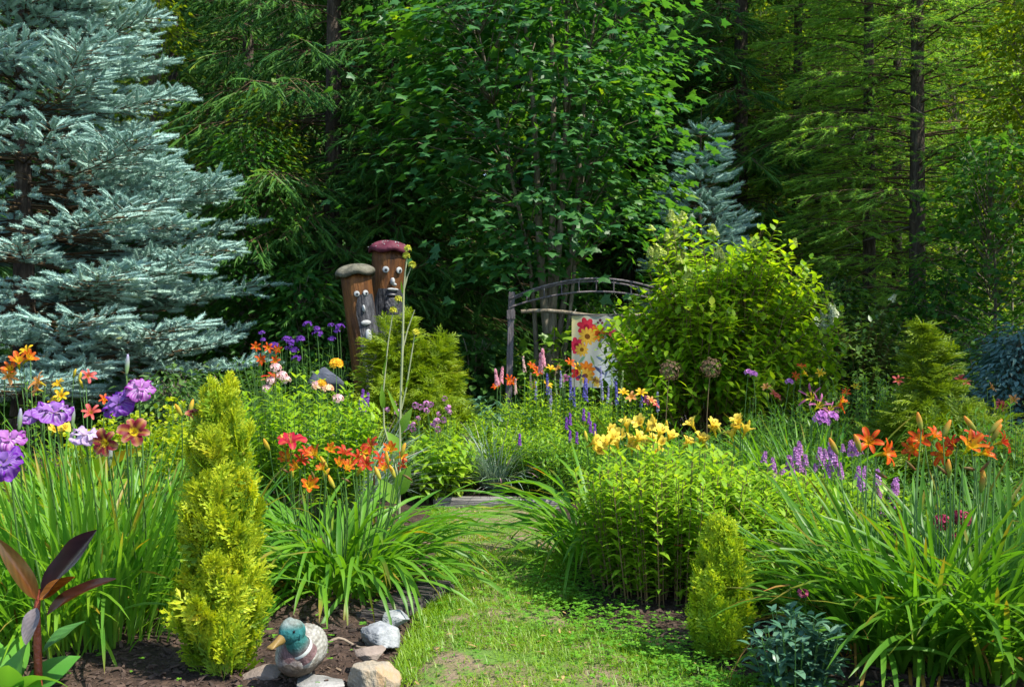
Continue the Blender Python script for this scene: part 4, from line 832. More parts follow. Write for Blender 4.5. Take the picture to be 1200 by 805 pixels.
# --- phlox and other leafy perennials
def leafy_clump(name, label, px, Y, n, r, H, lL, lW, mat, seed, nodes=10, pair=2, cat='plant', group=None, smat='stem', **kw):
    rg = RNG(seed); t = clump(name, label, cat, px, Y, group); fo, st, B, D = leafy(rg, n, r, H, lL, lW, nodes, pair=pair, **kw)
    part('leaves', fo.mesh('leaves', M[mat]), t); part('stems', st.mesh('stems', M[smat]), t); t['_'] = 0; del t['_']
    return t, B, D, rg
leafy_clump('phlox', 'dense pale green phlox mound without flowers, below the yellow lilies', 785, 4.35, 170, .42, .62, .095, .029, 'phlox_leaf', 561, 17, s0=.12, smat='stem_brown', base_r=.33)
leafy_clump('phlox', 'pale green phlox mound between short arborvitae and lilac betony', 885, 4.5, 130, .40, .50, .09, .03, 'phlox_leaf', 562, 11, s0=.3, smat='stem_brown')
t, B, D, rg = leafy_clump('phlox', 'leafy phlox with a few pink flower heads behind the tall golden arborvitae', 352, 5.7, 150, .48, .86, .095, .03, 'phlox_leaf', 563, 13, s0=.3)
pinkdome = dome('pink_florets', .035, .03, [(.75, .42, .45), (.8, .55, .5), (.7, .5, .55)], 1, 45, .014); peachdome = dome('peach_florets', .045, .035, [(.8, .45, .25), (.82, .55, .3), (.78, .5, .4)], 2, 50, .018); golddome = dome('golden_florets', .045, .035, [(.85, .5, .03), (.8, .42, .02)], 3, 60, .02)
for m, px, py, s in [(pinkdome, 323, 432, .9), (pinkdome, 330, 441, .9), (pinkdome, 335, 446, .8), (pinkdome, 318, 447, .8), (pinkdome, 371, 452, .8), (pinkdome, 313, 456, .8), (pinkdome, 396, 468, .9), (peachdome, 372, 454, .7), (peachdome, 383, 456, .75), (golddome, 394, 427, .8), (golddome, 377, 450, .6)]:
    p = at(px, py, 5.6)-np.array(t.location); part('flower_head', m, t, place(p, (.1, -.4, 1), 0, s)); scape(t, (p[0]*.6, p[1]*.5, 0), p, .003)
t, B, D, rg = leafy_clump('lily', 'salmon red upright lily just behind the tip of the golden arborvitae', 322, 5.9, 7, .07, .86, .085, .016, 'mid_leaf', 564, 15, 3, 'flower')
bloom(t, 'red', 321, 446, 5.7, 1.25, (.05, -.3, 1)); bloom(t, 'peach', 318, 449, 5.72, 1.1, (-.1, -.2, 1))
leafy_clump('sage', 'broad leaved bright green clump beside the grass path end, below mauve buttons', 508, 6.95, 90, .38, .42, .11, .05, 'phlox_leaf', 565, 6, s0=.2, bend=1.0, prof=p_leaf)
t, B, D, rg = leafy_clump('knautia', 'mauve button flowers on thin stems in front of the golden thread cypress', 500, 7.2, 30, .30, .55, .08, .02, 'mid_leaf', 566, 6)
mauve = dome('mauve_florets', .02, .018, [(.45, .16, .42), (.55, .26, .5), (.5, .2, .36)], 4, 30, .009, z0=-1)
for px, py in [(454, 480), (462, 473), (466, 483), (487, 475), (493, 477), (500, 473), (505, 474), (500, 481), (521, 467), (525, 478), (527, 483), (514, 485), (512, 493), (508, 497), (520, 492), (484, 497), (484, 503), (477, 500), (472, 502), (490, 490), (513, 503), (471, 495)]:
    p = at(px, py, 7.0+fr.uniform(-.1, .15))-np.array(t.location); part('flower', mauve, t, place(p, (0, -.2, 1), fr.uniform(0, 6), fr.uniform(.8, 1.25))); scape(t, (p[0]*.7, p[1]*.5, .1), p, .0022)
PV = spike('violet_spike', .10, .012, [(.25, .06, .42), (.3, .1, .5)], 5, 70, .01)
t, B, D, rg = leafy_clump('salvia', 'small violet flower spikes at the left foot of the thread cypress', 424, 6.9, 26, .2, .5, .06, .02, 'deep_leaf', 567, 7)
for px, py in [(424, 472), (430, 476), (421, 482), (427, 482)]: p = at(px, py, 6.8)-np.array(t.location); part('flower_spike', PV, t, place(p, (.1, 0, 1), 0, .9)); scape(t, (p[0]*.6, p[1]*.6, 0), p, .002)
# --- tall gone to seed plant
t = clump('wild_lettuce', 'very tall thin pale stalk with yellow tips rising before the cypress', 'plant', 466, 5.0); o = np.array(t.location)
def px_tube(pts, Y, r): return tube(np.array([at(x, y, Y) for x, y in pts])-o, r, 7)
part('stem', Acc().add(*px_tube([(467, 690), (468, 560), (469, 480), (472, 400), (473, 340), (475, 318), (478, 296)], 5.0, [.008, .007, .0065, .006, .005, .004, .002])).mesh('stem', M['pale_stem'] if 'pale_stem' in M else M.setdefault('pale_stem', noise_mat('pale_stem', [(.22, .26, .12), (.34, .34, .2)], scale=8, rough=.6, bump=.1))), t)
for pts in [[(467, 560), (450, 500), (449, 460), (455, 400), (461, 363), (466, 350)], [(470, 480), (476, 455), (484, 405), (486, 392)], [(473, 340), (477, 325), (482, 313)], [(472, 408), (478, 385), (486, 363)]]:
    part('branch', Acc().add(*px_tube(pts, 5.0, np.linspace(.005, .002, len(pts)))).mesh('branch', M['pale_stem']), t)
for px, py, px2, py2, w_ in [(449, 480, 447, 452, .03), (469, 508, 480, 478, .055), (468, 490, 455, 455, .02), (476, 455, 478, 443, .012), (484, 402, 489, 396, .02), (449, 440, 452, 418, .012), (472, 345, 470, 330, .012), (470, 530, 455, 505, .06), (467, 580, 478, 545, .09), (465, 590, 445, 560, .08)]:
    a_ = at(px, py, 5.0)-o; b_ = at(px2, py2, 4.96)-o; v, q, _, _ = strips(a_, b_-a_, (0, -.7, .6), np.linalg.norm(b_-a_), w_, .4, 6, p_leaf, .2, 3); part('leaf', Acc().add(v, [q]).mesh('leaf', M['mid_leaf']), t)
ytip = dome('yellow_florets', .014, .02, [(.55, .5, .04), (.4, .45, .06)], 6, 22, .012)
for px, py in [(478, 293), (476, 301), (483, 312), (467, 352), (487, 391), (461, 365)]: part('flower', ytip, t, place(at(px, py, 5.0)-o, (0, -.2, 1), px, 1.0))
# --- blue oat grass
for px, Y, n, L, lab in [(584, 7.12, 420, (.3, .62), 'blue grey oat grass tuft behind the timber edging'), (416, 6.3, 300, (.5, .8), 'silvery oat grass tuft behind the red orange daylily')]:
    t = clump('oat_grass', lab, 'grass tuft', px, Y); fol(t, strap_leaves(RNG(int(px)), n, .08, L, (.004, .007), (.85, 1.5), (.3, 1.5), 6), 'oat_grass')
# --- veronica and friends in the middle bed
PK = [spike('pink_spike', .16, .020, [(.75, .32, .42), (.8, .45, .5), (.7, .3, .4)], 7, 120, .012), spike('blush_spike', .14, .012, [(.6, .4, .36), (.7, .45, .42)], 8, 90, .009)]
BL = [spike('blue_spike', .17, .011, [(.10, .08, .42), (.14, .12, .5), (.2, .16, .5)], 9, 110, .009), spike('pale_blue_spike', .16, .010, [(.3, .28, .5), (.35, .4, .4), (.25, .2, .45)], 10, 90, .008), spike('green_spike', .17, .009, [(.2, .3, .1), (.3, .36, .16)], 11, 80, .008)]
def veronica(label, px, Y, n, r, H, seed, sp, tops, mat='phlox_leaf', name='veronica'):
    t, B, D, rg = leafy_clump(name, label, px, Y, n, r, H, .075, .021, mat, seed, 13, s0=.2)
    for k, x, y in tops:
        p = at(x, y, Y+fr.uniform(-.15, .1))-np.array(t.location); part('flower_spike', sp[k], t, place(p, (fr.normal(0, .06), fr.normal(0, .06), 1), 0, fr.uniform(.8, 1.1))); scape(t, (p[0]*.8, p[1]*.7, .05), p, .003, bow=.01)
veronica('pink spired veronica left of the arch post', 588, 7.9, 34, .22, .68, 571, PK, [(0, 587, 449), (1, 604, 462), (0, 583, 452)])
veronica('tall pink spired veronica in front of the arch post', 622, 8.0, 50, .26, .78, 572, PK, [(0, 634, 437), (1, 615, 437), (0, 637, 430), (1, 622, 456)])
veronica('blue spired veronica below the flower banner', 672, 7.9, 70, .36, .66, 573, BL, [(0, 642, 462), (0, 669, 468), (0, 673, 476), (0, 684, 466), (2, 652, 462), (1, 657, 456), (2, 661, 465), (1, 628, 470), (2, 679, 460), (1, 645, 490), (1, 646, 476)])
veronica('pale blue spired veronica right of the flower banner', 718, 7.9, 60, .34, .70, 574, BL, [(1, 704, 452), (2, 717, 455), (0, 723, 474), (1, 706, 470), (0, 751, 478), (1, 771, 484), (2, 728, 462), (0, 687, 470), (1, 712, 474)])
leafy_clump('aster', 'feathery light green aster clump beside the oat grass', 545, 7.5, 90, .36, .52, .065, .015, 'phlox_leaf', 575, 14, 3)
leafy_clump('aster', 'bright green fine leaved clump in front of the pink veronica', 622, 7.2, 110, .34, .50, .07, .022, 'phlox_leaf', 576, 13)
t, B, D, rg = leafy_clump('salvia', 'dark purple salvia in front of the blue spired veronica', 672, 6.9, 80, .34, .48, .065, .022, 'mid_leaf', 577, 11)
for px, py in [(664, 503), (668, 498), (692, 507), (697, 510), (676, 520), (684, 493), (609, 522), (668, 518), (690, 497)]: p = at(px, py, 6.8)-np.array(t.location); part('flower_spike', PV, t, place(p, (0, 0, 1), 0, .8)); scape(t, (p[0]*.8, p[1]*.7, .05), p, .002, bow=.01)
rg = RNG(578); t = clump('daylily', 'orange daylily between the pink veronica spikes and the banner', 'flower', 650, 9.0); fol(t, strap_leaves(rg, 140, .4, (.5, .8), (.014, .024), (1.0, 1.5), (.6, 2)), 'strap')
for px, py, k in [(622, 431, 'orange'), (645, 434, 'gold'), (601, 449, 'orange'), (583, 454, 'orange'), (628, 454, 'gold'), (640, 452, 'gold'), (668, 427, 'orange'), (675, 432, 'gold'), (595, 446, 'orange'), (630, 437, 'orange')]: bloom(t, k, px, py, 8.7, 1.15)
rg = RNG(579); t = clump('daylily', 'dark plum daylily with fading flowers under the banner', 'flower', 690, 8.9); fol(t, strap_leaves(rg, 140, .4, (.5, .8), (.014, .024), (1.0, 1.5), (.6, 2)), 'strap')
FM['plum'] = [daylily('plum_petals', [(0, (.4, .3, .05)), (.2, (.16, .03, .12)), (1, (.24, .06, .2))], 77+i) for i in range(3)]
for px, py, k in [(662, 445, 'plum'), (681, 444, 'plum'), (696, 447, 'peach'), (656, 432, 'peach')]: bloom(t, k, px, py, 8.6, 1.0)
rg = RNG(580); t = clump('daylily', 'peach pink daylily group at the left foot of the hydrangea', 'flower', 752, 7.4); fol(t, strap_leaves(rg, 150, .35, (.5, .75), (.014, .022), (1.0, 1.5), (.6, 2)), 'strap')
for px, py, k in [(740, 466, 'peach'), (751, 462, 'gold'), (762, 471, 'peach'), (754, 471, 'plum'), (765, 475, 'pinkred'), (730, 462, 'gold')]: bloom(t, k, px, py, 7.1, 1.0)
# --- yellow lilies
rg = RNG(581); t = clump('daylily', 'dark leaved daylily clump arching over the right edge of the grass path', 'plant', 716, 4.95)
fol(t, [strap_leaves(rg, 170, .26, (.5, .8), (.015, .025), (1.0, 1.5), (1.0, 2.5)), strap_leaves(rg, 30, .26, (.5, .75), (.015, .025), (.8, 1.2), (.9, 2.2), lean=(-.35, -.3, 0))], 'strap')
t = clump('lily', 'large crowded group of clear yellow lilies right of the path', 'flower', 742, 4.95)
fo, st, B, D = leafy(RNG(582), 16, .22, .55, .09, .016, 12, pair=3); part('leaves', fo.mesh('leaves', M['mid_leaf']), t); part('stems', st.mesh('stems', M['stem']), t)
for px, py in [(692, 521), (700, 531), (712, 508), (716, 516), (728, 513), (735, 503), (746, 518), (757, 506), (752, 527), (762, 518), (772, 512), (775, 523), (768, 533), (741, 530), (724, 525), (783, 516), (708, 524), (737, 520), (752, 500), (772, 500)]:
    bloom(t, 'yellow', px, py, 4.8+fr.uniform(-.15, .2), fr.uniform(.85, 1.1), (fr.normal(0, .45), fr.uniform(-.8, -.1), fr.uniform(.5, 1)))
for px, py in [(688, 518), (757, 523), (781, 505), (720, 535), (728, 500), (764, 497)]: budat(t, 'yellow', px, py, 4.8)
t = clump('lily', 'smaller group of golden yellow lilies above the pale phlox', 'flower', 838, 5.1)
fo, st, B, D = leafy(RNG(583), 10, .16, .62, .09, .016, 12, pair=3); part('leaves', fo.mesh('leaves', M['mid_leaf']), t); part('stems', st.mesh('stems', M['stem']), t)
for px, py in [(803, 523), (810, 527), (824, 522), (813, 501), (834, 502), (838, 508), (866, 497), (861, 507), (872, 509), (867, 504), (820, 517), (858, 513)]:
    bloom(t, 'yellow', px, py, 4.9, fr.uniform(.8, 1.0), (fr.normal(0, .3), fr.uniform(-.5, .0), 1))
for px, py in [(845, 508), (876, 505), (829, 527)]: budat(t, 'yellow', px, py, 4.9)
# --- betony (lilac)
LC = [spike('lilac_spike', .06, .017, [(.40, .15, .42), (.52, .27, .54), (.45, .2, .45)], 12+i, 58, .0115, gaps=4) for i in range(2)]
bet = [(922, 5.15, [(895, 540), (906, 548), (908, 561), (897, 565), (916, 556), (911, 577), (885, 573), (893, 572)], 'lilac betony patch next to the pale phlox'),
       (955, 5.2, [(937, 531), (934, 541), (926, 550), (944, 545), (943, 556), (960, 537), (956, 551), (963, 547), (928, 556), (937, 551), (920, 558)], 'lilac betony patch in the middle of the lilac drift'),
       (990, 5.1, [(975, 535), (979, 549), (985, 559), (976, 542), (998, 532), (988, 528), (1006, 530), (970, 557), (985, 551), (968, 536)], 'lilac betony patch just left of the orange daylilies'),
       (1022, 4.7, [(1006, 560), (1012, 556), (1010, 572), (1028, 565), (1030, 578), (1030, 585), (1047, 582), (1046, 592), (1033, 602), (1029, 572), (1048, 577)], 'lilac betony patch beneath the orange daylily flowers')]
for i, (px, Y, tops, lab) in enumerate(bet):
    t, B, D, rg = leafy_clump('betony', lab, px, Y, 52, .25, .40, .085, .034, 'phlox_leaf' if i % 2 else 'mid_leaf', 590+i, 5, s0=.25, group='lilac betony drift', prof=p_leaf)
    for x, y in tops: p = at(x, y+1, Y-.1+fr.uniform(-.1, .1))-np.array(t.location); part('flower_spike', LC[fr.integers(2)], t, place(p, (fr.normal(0, .12), 0, 1), fr.uniform(0, 6), fr.uniform(.55, 1.25))); scape(t, (p[0]*.8, p[1]*.7, .08), p, .0028, bow=.01)
leafy_clump('lamium', 'leafy green ground plant between short arborvitae and big daylily', 930, 4.0, 130, .36, .34, .08, .032, 'phlox_leaf', 595, 8, prof=p_leaf)
leafy_clump('sedum', 'blue grey leafy plant low beside the short golden arborvitae', 932, 3.12, 46, .15, .26, .065, .032, 'blue_leaf', 596, 7, prof=p_leaf, s0=.15)
t, B, D, rg = leafy_clump('scabious', 'tiny dusky pink flower above the blue grey plant', 940, 3.5, 8, .07, .28, .06, .015, 'mid_leaf', 597, 4, cat='flower')
rose = dome('rose_florets', .016, .014, [(.55, .1, .25), (.62, .2, .35)], 13, 30, .01, z0=-1); burg = dome('burgundy_florets', .024, .024, [(.28, .02, .07), (.42, .06, .14)], 14, 45, .012, z0=-1)
p = at(941, 694, 3.45)-np.array(t.location); part('flower', rose, t, place(p, (0, -.3, 1))); scape(t, (0, 0, 0), p, .002)
# --- big orange daylily clump at the right
for px, Y, n, sd, lab in [(1085, 3.45, 300, 601, 'big daylily clump with long fresh leaves and orange flowers on tall stems'), (1190, 3.3, 210, 602, 'daylily leaf clump running out of the frame beside the big orange daylily'), (1010, 3.6, 30, 603, 'smaller arching daylily clump between blue grey plant and betony')]:
    rg = RNG(sd); t = clump('daylily', lab, 'plant', px, Y)
    fol(t, [strap_leaves(rg, n, .30 if n > 150 else .18, (.45, .82), (.012, .022), (1.1, 1.54), (.3, 1.9)), strap_leaves(rg, n//4, .30, (.45, .7), (.013, .024), (.9, 1.4), (.5, 2.0), lean=(-.02, -.3, 0))], 'strap_deep')
    fol(t, strap_leaves(rg, 22, .3, (.3, .65), (.008, .015), (.6, 1.45), (1.0, 3.0)), 'strap_dead', 'withered_leaves')
    if sd == 601:
        for k, x, y, Y2, s, z in [('orange', 1018, 520, 3.5, 1.0, (-.2, -.8, .6)), ('orange', 1034, 532, 3.45, 1.0, (.7, -.6, .3)), ('orange', 1081, 517, 3.5, .9, (-.6, -.5, .5)), ('orange', 1073, 527, 3.5, .85, (-.9, -.3, .2)), ('orange', 1108, 533, 3.5, .9, (-.7, -.4, .2)), ('redorange', 1134, 527, 3.4, 1.15, (.1, -.7, .6)), ('red', 1141, 516, 3.5, .9, (.3, -.4, .9)), ('red', 1118, 522, 3.5, .7, (-.8, -.3, .4)), ('redorange', 1148, 532, 3.4, .9, (.6, -.6, .3)), ('red', 1172, 519, 3.4, .85, (.8, -.3, .3)), ('orange', 1094, 513, 3.55, .8, (.3, -.5, .7))]:
            f_ = (at(1035 if x < 1050 else 1092 if x < 1112 else 1135, 660, Y)-np.array(t.location)); f_[2] = 0; bloom(t, k, x, y, Y2, s, z, foot=f_)
        for x, y in [(1062, 540), (1098, 545), (1128, 548), (1160, 540), (1025, 552)]: budat(t, 'spent', x, y, 3.45, 1.0, (fr.normal(0, .6), 0, -.4))
        for x, y, z in [(1105, 512, (.5, 0, 1)), (1163, 517, (.6, -.1, 1)), (1144, 505, (-.7, 0, 1)), (1160, 508, (.8, 0, .8)), (1080, 505, (-.2, 0, 1)), (1008, 530, (-.4, 0, 1)), (982, 533, (-.5, -.1, 1)), (1155, 570, (-.1, 0, 1)), (1150, 577, (0, 0, 1)), (1112, 560, (0, 0, 1))]: budat(t, 'orange', x, y, 3.45, 1.2, z)
t, B, D, rg = leafy_clump('bergamot', 'two burgundy flower heads among the big orange daylily leaves', 1115, 3.9, 14, .12, .45, .06, .02, 'mid_leaf', 604, 6, cat='flower')
for px, py, s in [(1104, 612, 1.1), (1123, 606, 1.0), (1130, 608, 1.0), (1117, 628, .5)]: p = at(px, py, 3.6)-np.array(t.location); part('flower', burg, t, place(p, (0, -.4, 1), px, s)); scape(t, (p[0], p[1]*.5, 0), p, .002)
# --- right middle bed in the shade
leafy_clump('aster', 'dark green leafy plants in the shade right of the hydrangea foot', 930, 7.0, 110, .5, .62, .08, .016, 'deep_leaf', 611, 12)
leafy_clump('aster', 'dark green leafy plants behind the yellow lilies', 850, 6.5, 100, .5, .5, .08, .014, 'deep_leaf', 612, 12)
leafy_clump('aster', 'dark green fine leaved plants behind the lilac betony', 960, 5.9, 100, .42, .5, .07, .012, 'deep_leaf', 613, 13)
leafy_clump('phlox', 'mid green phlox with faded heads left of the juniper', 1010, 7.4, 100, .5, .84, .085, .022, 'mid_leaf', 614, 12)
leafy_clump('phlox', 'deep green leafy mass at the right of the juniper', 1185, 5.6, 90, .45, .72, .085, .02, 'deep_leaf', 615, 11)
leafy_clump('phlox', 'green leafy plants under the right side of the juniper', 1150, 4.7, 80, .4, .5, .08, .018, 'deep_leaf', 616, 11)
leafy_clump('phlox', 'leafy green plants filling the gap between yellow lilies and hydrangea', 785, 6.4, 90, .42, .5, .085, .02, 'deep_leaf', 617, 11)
rg = RNG(618); t = clump('daylily', 'spider daylily with purple yellow narrow petals in front of the juniper', 'flower', 955, 6.2); fol(t, strap_leaves(rg, 150, .35, (.5, .8), (.013, .02), (1.1, 1.5), (.4, 1.8)), 'strap')
for px, py, k, s in [(953, 467, 'purple', 1.2), (957, 478, 'purple', 1.25), (972, 482, 'purple', .9), (981, 476, 'orange', 1.1), (984, 472, 'redorange', .9)]: bloom(t, k, px, py, 6.0, s)
lilac_small = dome('lilac_florets', .035, .03, [(.45, .15, .5), (.55, .25, .55)], 15, 40, .016)
t, B, D, rg = leafy_clump('phlox', 'pink lilac phlox heads under the spider daylily', 968, 6.1, 20, .2, .52, .07, .02, 'deep_leaf', 619, 9, cat='flower')
for px, py in [(963, 488), (975, 489), (960, 492), (966, 495)]: p = at(px, py, 5.9)-np.array(t.location); part('flower_head', lilac_small, t, place(p, (0, -.3, 1))); scape(t, (p[0]*.6, p[1]*.6, 0), p, .003)
rg = RNG(620); t = clump('daylily', 'small orange daylily in the shade between hydrangea and juniper', 'flower', 945, 7.8); fol(t, strap_leaves(rg, 120, .35, (.5, .8), (.013, .02), (1.1, 1.5), (.4, 1.8)), 'strap')
for px, py, k in [(939, 431, 'orange'), (941, 438, 'gold'), (961, 438, 'gold'), (932, 442, 'orange'), (905, 462, 'pinkred'), (910, 466, 'pinkred'), (898, 455, 'peach'), (991, 461, 'orange'), (1003, 455, 'gold')]: bloom(t, k, px, py, 7.6, .85)
rg = RNG(621); t = clump('daylily', 'pink and coral daylilies fading in the shade past the juniper', 'flower', 1140, 7.0); fol(t, strap_leaves(rg, 140, .45, (.5, .85), (.013, .02), (1.0, 1.5), (.4, 1.8)), 'strap')
for px, py, k in [(1115, 437, 'peach'), (1126, 446, 'pinkred'), (1131, 450, 'pinkred'), (1160, 455, 'peach'), (1173, 474, 'pinkred'), (1172, 478, 'pinkred'), (1064, 445, 'gold'), (1052, 447, 'pinkred'), (1188, 470, 'peach')]: bloom(t, k, px, py, 6.8, .9)
AH = dome('allium_head', .085, .085, [(.13, .075, .045), (.18, .12, .07)], 16, 110, .016, z0=-1)
for px, py, lab in [(833, 431, 'dry bronze allium head in front of the hydrangea skirt'), (785, 434, 'dry bronze allium head near the left side of the hydrangea')]:
    t = clump('allium', lab, 'flower', px, 7.4); p = at(px, py, 7.4)-np.array(t.location); part('seed_head', AH, t, place(p, (0, 0, 1), 0, .9)); scape(t, (0, 0, 0), p, .004, 'stem_brown')
leafy_clump('bellflower', 'single violet bellflower stem in front of the hydrangea', 878, 7.4, 8, .1, .7, .06, .015, 'deep_leaf', 622, 8, cat='flower')
t = [o for o in COL.objects if o.name.startswith('bellflower')][-1]
for px, py in [(877, 437), (883, 439), (925, 448)]: p = at(px, py, 7.35)-np.array(t.location); part('flower', lilac_small, t, place(p, (0, -.4, 1), 0, .8)); scape(t, (p[0]*.3, 0, 0), p, .003)
# --- shaded purple phlox below the log faces
VI = dome('violet_florets', .06, .03, [(.15, .04, .34), (.22, .08, .42)], 17, 30, .022)
t, B, D, rg = leafy_clump('phlox', 'violet phlox in deep shade beneath the log faces', 350, 9.2, 90, .75, 1.05, .09, .022, 'deep_leaf', 631, 11)
for px, py in [(307, 390), (308, 398), (321, 405), (336, 398), (342, 402), (352, 397), (337, 408), (372, 391), (388, 381), (398, 383), (389, 397), (360, 380), (371, 385), (347, 420), (345, 410), (395, 388)]: p = at(px, py, 9.0)-np.array(t.location); part('flower_head', VI, t, place(p, (0, -.4, 1), px, fr.uniform(.45, .8))); scape(t, (p[0]*.9, p[1]*.6, .1), p, .003)
rg = RNG(632); t = clump('daylily', 'orange daylilies in the shade at the blue spruce skirt', 'flower', 318, 7.6); fol(t, strap_leaves(rg, 150, .4, (.5, .85), (.013, .02), (1.0, 1.5), (.4, 1.8)), 'strap')
for px, py in [(300, 407), (304, 421), (322, 424), (327, 410), (314, 408), (309, 424)]: bloom(t, 'orange', px, py, 7.4, .9, (fr.normal(0, .3), -.9, .3))
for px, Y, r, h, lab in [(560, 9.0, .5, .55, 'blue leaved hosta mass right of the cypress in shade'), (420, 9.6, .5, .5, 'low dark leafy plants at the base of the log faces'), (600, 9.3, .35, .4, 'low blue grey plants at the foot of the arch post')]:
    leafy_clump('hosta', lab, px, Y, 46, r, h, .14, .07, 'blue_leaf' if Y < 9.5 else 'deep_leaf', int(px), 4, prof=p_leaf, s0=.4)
# --- hydrangeas
def hydrangea(label, px, Y, R, H, n, seed, mat, pan, npan, lL=.1):
    rg = RNG(seed); t = clump('hydrangea', label, 'shrub', px, Y); p = unit(rg.normal(0, 1, (n, 3))); p[:, 2] = np.abs(p[:, 2])*1.05-.05
    lump = 1+.14*np.sin(p[:, 0]*7+p[:, 2]*5)+.12*np.sin(p[:, 1]*8-p[:, 0]*5)+.04*rg.normal(0, 1, n)
    tip = p*np.array([R, R*.9, H*.62])*(rg.uniform(.62, 1, n)*lump)[:, None]+np.array([0, 0, H*.36]); tip[:, 2] = np.maximum(tip[:, 2], .25)
    D = unit(p*np.array([.8, .8, .5])+np.array([0, 0, .75])+rg.normal(0, .15, (n, 3))); ln = rg.uniform(.22, .42, n); A = tip-D*ln[:, None]
    part('stems', Acc().add(*sticks(A, tip, .004, .002)).add(*sticks(np.stack([rg.normal(0, .12, n), rg.normal(0, .12, n), 0*ln], 1)[:160], A[:160], .009, .004)).mesh('stems', M['stem_brown']), t)
    P, Dl, S = [], [], []
    for k in range(5):
        s = k/4.; az0 = rg.uniform(0, 6.28, n)
        x = unit(np.cross(D, (.2, .1, .97))); y = np.cross(D, x)
        for m in range(2):
            az = az0+m*3.14; rad = x*np.cos(az)[:, None]+y*np.sin(az)[:, None]; an = 1.25-.3*s
            P.append(A+(tip-A)*s); Dl.append(unit(D*np.cos(an)+rad*np.sin(an))); S.append(rg.uniform(.7, 1.1, n)*(1-.2*s))
    P, Dl, S = np.concatenate(P), np.concatenate(Dl), np.concatenate(S)
    v, q, _, _ = strips(P, Dl, (0, 0, 1), lL*S, lL*.52*S, rg.uniform(.1, .7, len(P)), 3, p_leaf, .18, 3)
    part('leaves', Acc().add(v, [q]).mesh('leaves', M[mat]), t)
    sc_ = tip[:, 2]/H+.6*rg.random(n)+.15*(tip[:, 0] < 0)-.18*(tip[:, 1] > .3); order = np.argsort(-sc_)[:npan]
    for j in order: part('flower_head', pan[rg.integers(len(pan))], t, place(tip[j], D[j]+np.array([0, -.15, .2]), rg.uniform(0, 6), rg.uniform(.7, 1.15)))
    return t
PAN = [dome('cream_panicle', .048, .085, [(.42, .50, .10), (.54, .56, .2), (.34, .42, .07)], 20+i, 60, .019, cone=True) for i in range(3)]
hydrangea('large sunlit panicle hydrangea with cream flower heads over the flower banner', 838, 8.6, .95, 2.08, 1500, 641, 'hydrangea_leaf', PAN, 28, .118)
WPAN = [dome('pale_green_panicle', .05, .10, [(.45, .52, .32), (.55, .6, .4)], 30+i, 80, .018, cone=True) for i in range(2)]
hydrangea('shaded hydrangea with white edged leaves behind the larger sunlit hydrangea', 1000, 10.2, .62, 1.55, 420, 642, 'dogwood_leaf', WPAN, 9, .11)

# ------------------------------------------------------------------ garden ornaments, stones, arch
def smooth(me):
    for p_ in me.polygons: p_.use_smooth = True
    return me
def ico(sub=3):
    bm = bmesh.new(); bmesh.ops.create_icosphere(bm, subdivisions=sub, radius=1); v = np.array([x.co[:] for x in bm.verts]); f = np.array([[q.index for q in p_.verts] for p_ in bm.faces]); bm.free(); return v, f
IV, IF = ico(5)
def rock_mesh(name, size, seed, mat, planes=16, cut=.66):
    rg = RNG(seed); v = IV.copy()
    for k in range(planes):
        n_ = unit(rg.normal(0, 1, 3)); c = cut*rg.uniform(.85, 1.2); dd = v@n_-c; v = v-np.maximum(dd, 0)[:, None]*n_*.93
    v = v*(1+.015*np.sin(v[:, :1]*11+seed)+.012*np.sin(v[:, 1:2]*17+v[:, 2:]*9)+.012*np.sin(v[:, 2:]*33+v[:, :1]*27)+.008*rg.normal(0, 1, (len(v), 1)))
    v = v*np.array(size)*.5*1.25; return Acc().add(v, [IF]).mesh(name, mat)
granite = noise_mat('granite', [(.08, .085, .08), (.22, .215, .20), (.36, .345, .32)], scale=9, bump=.5, bscale=60, rough=.85)
ochre = noise_mat('ochre_granite', [(.16, .15, .13), (.30, .25, .18), (.38, .22, .09)], scale=9, bump=.5, bscale=60, rough=.85, stretch=(1.6, 1, .8))
dusty = noise_mat('dusty_stone', [(.14, .11, .09), (.28, .22, .18)], scale=14, bump=.4, bscale=60, rough=.9)
whitish = noise_mat('white_stone', [(.08, .09, .10), (.27, .28, .29), (.42, .43, .42)], scale=11, bump=.5, bscale=50, rough=.8)
def rock(label, px, py, Y, size, seed, mat, rz=0., rx=0., planes=16, cut=.66):
    p = at(px, py, Y)-np.array([0, 0, size[2]*.12]); return whole('stone', rock_mesh('stone', size, seed, mat, planes, cut), label, 'stone', p, (rx, 0, rz))
rock('big grey and orange granite stone at the corner of the grass path', 435, 792, 3.17, (.155, .15, .125), 1, ochre, .4)
rock('flat tan wedge shaped stone leaning on the big orange granite', 434, 764, 3.30, (.10, .08, .05), 12, dusty, .5, .3, 12, .6)
rock('whitish grey stone with a dark side along the lawn edge', 447, 741, 3.58, (.135, .13, .10), 3, whitish, .9)
rock('small pale stone at the end of the edging stones', 461, 723, 3.82, (.10, .10, .06), 4, whitish, .2)
rock('flat grey stone under the duck decoy', 371, 802, 3.14, (.16, .14, .05), 5, granite, .2)
rock('dusty brown stone left of the duck decoy', 311, 787, 3.22, (.12, .10, .06), 6, dusty, .6)
rock('grey blue boulder among phlox left of the thread cypress', 378, 444, 7.6, (.26, .24, .20), 7, noise_mat('blue_stone', [(.03, .035, .045), (.09, .10, .13)], scale=8), .3)
s = np.linspace(0, 1, 8); P = np.stack([np.interp(s, [0, .5, 1], [gx(382, 3.5), gx(405, 3.5), gx(431, 3.5)]), 3.5+.03*np.sin(s*4), .045+.012*np.sin(s*6)], 1)
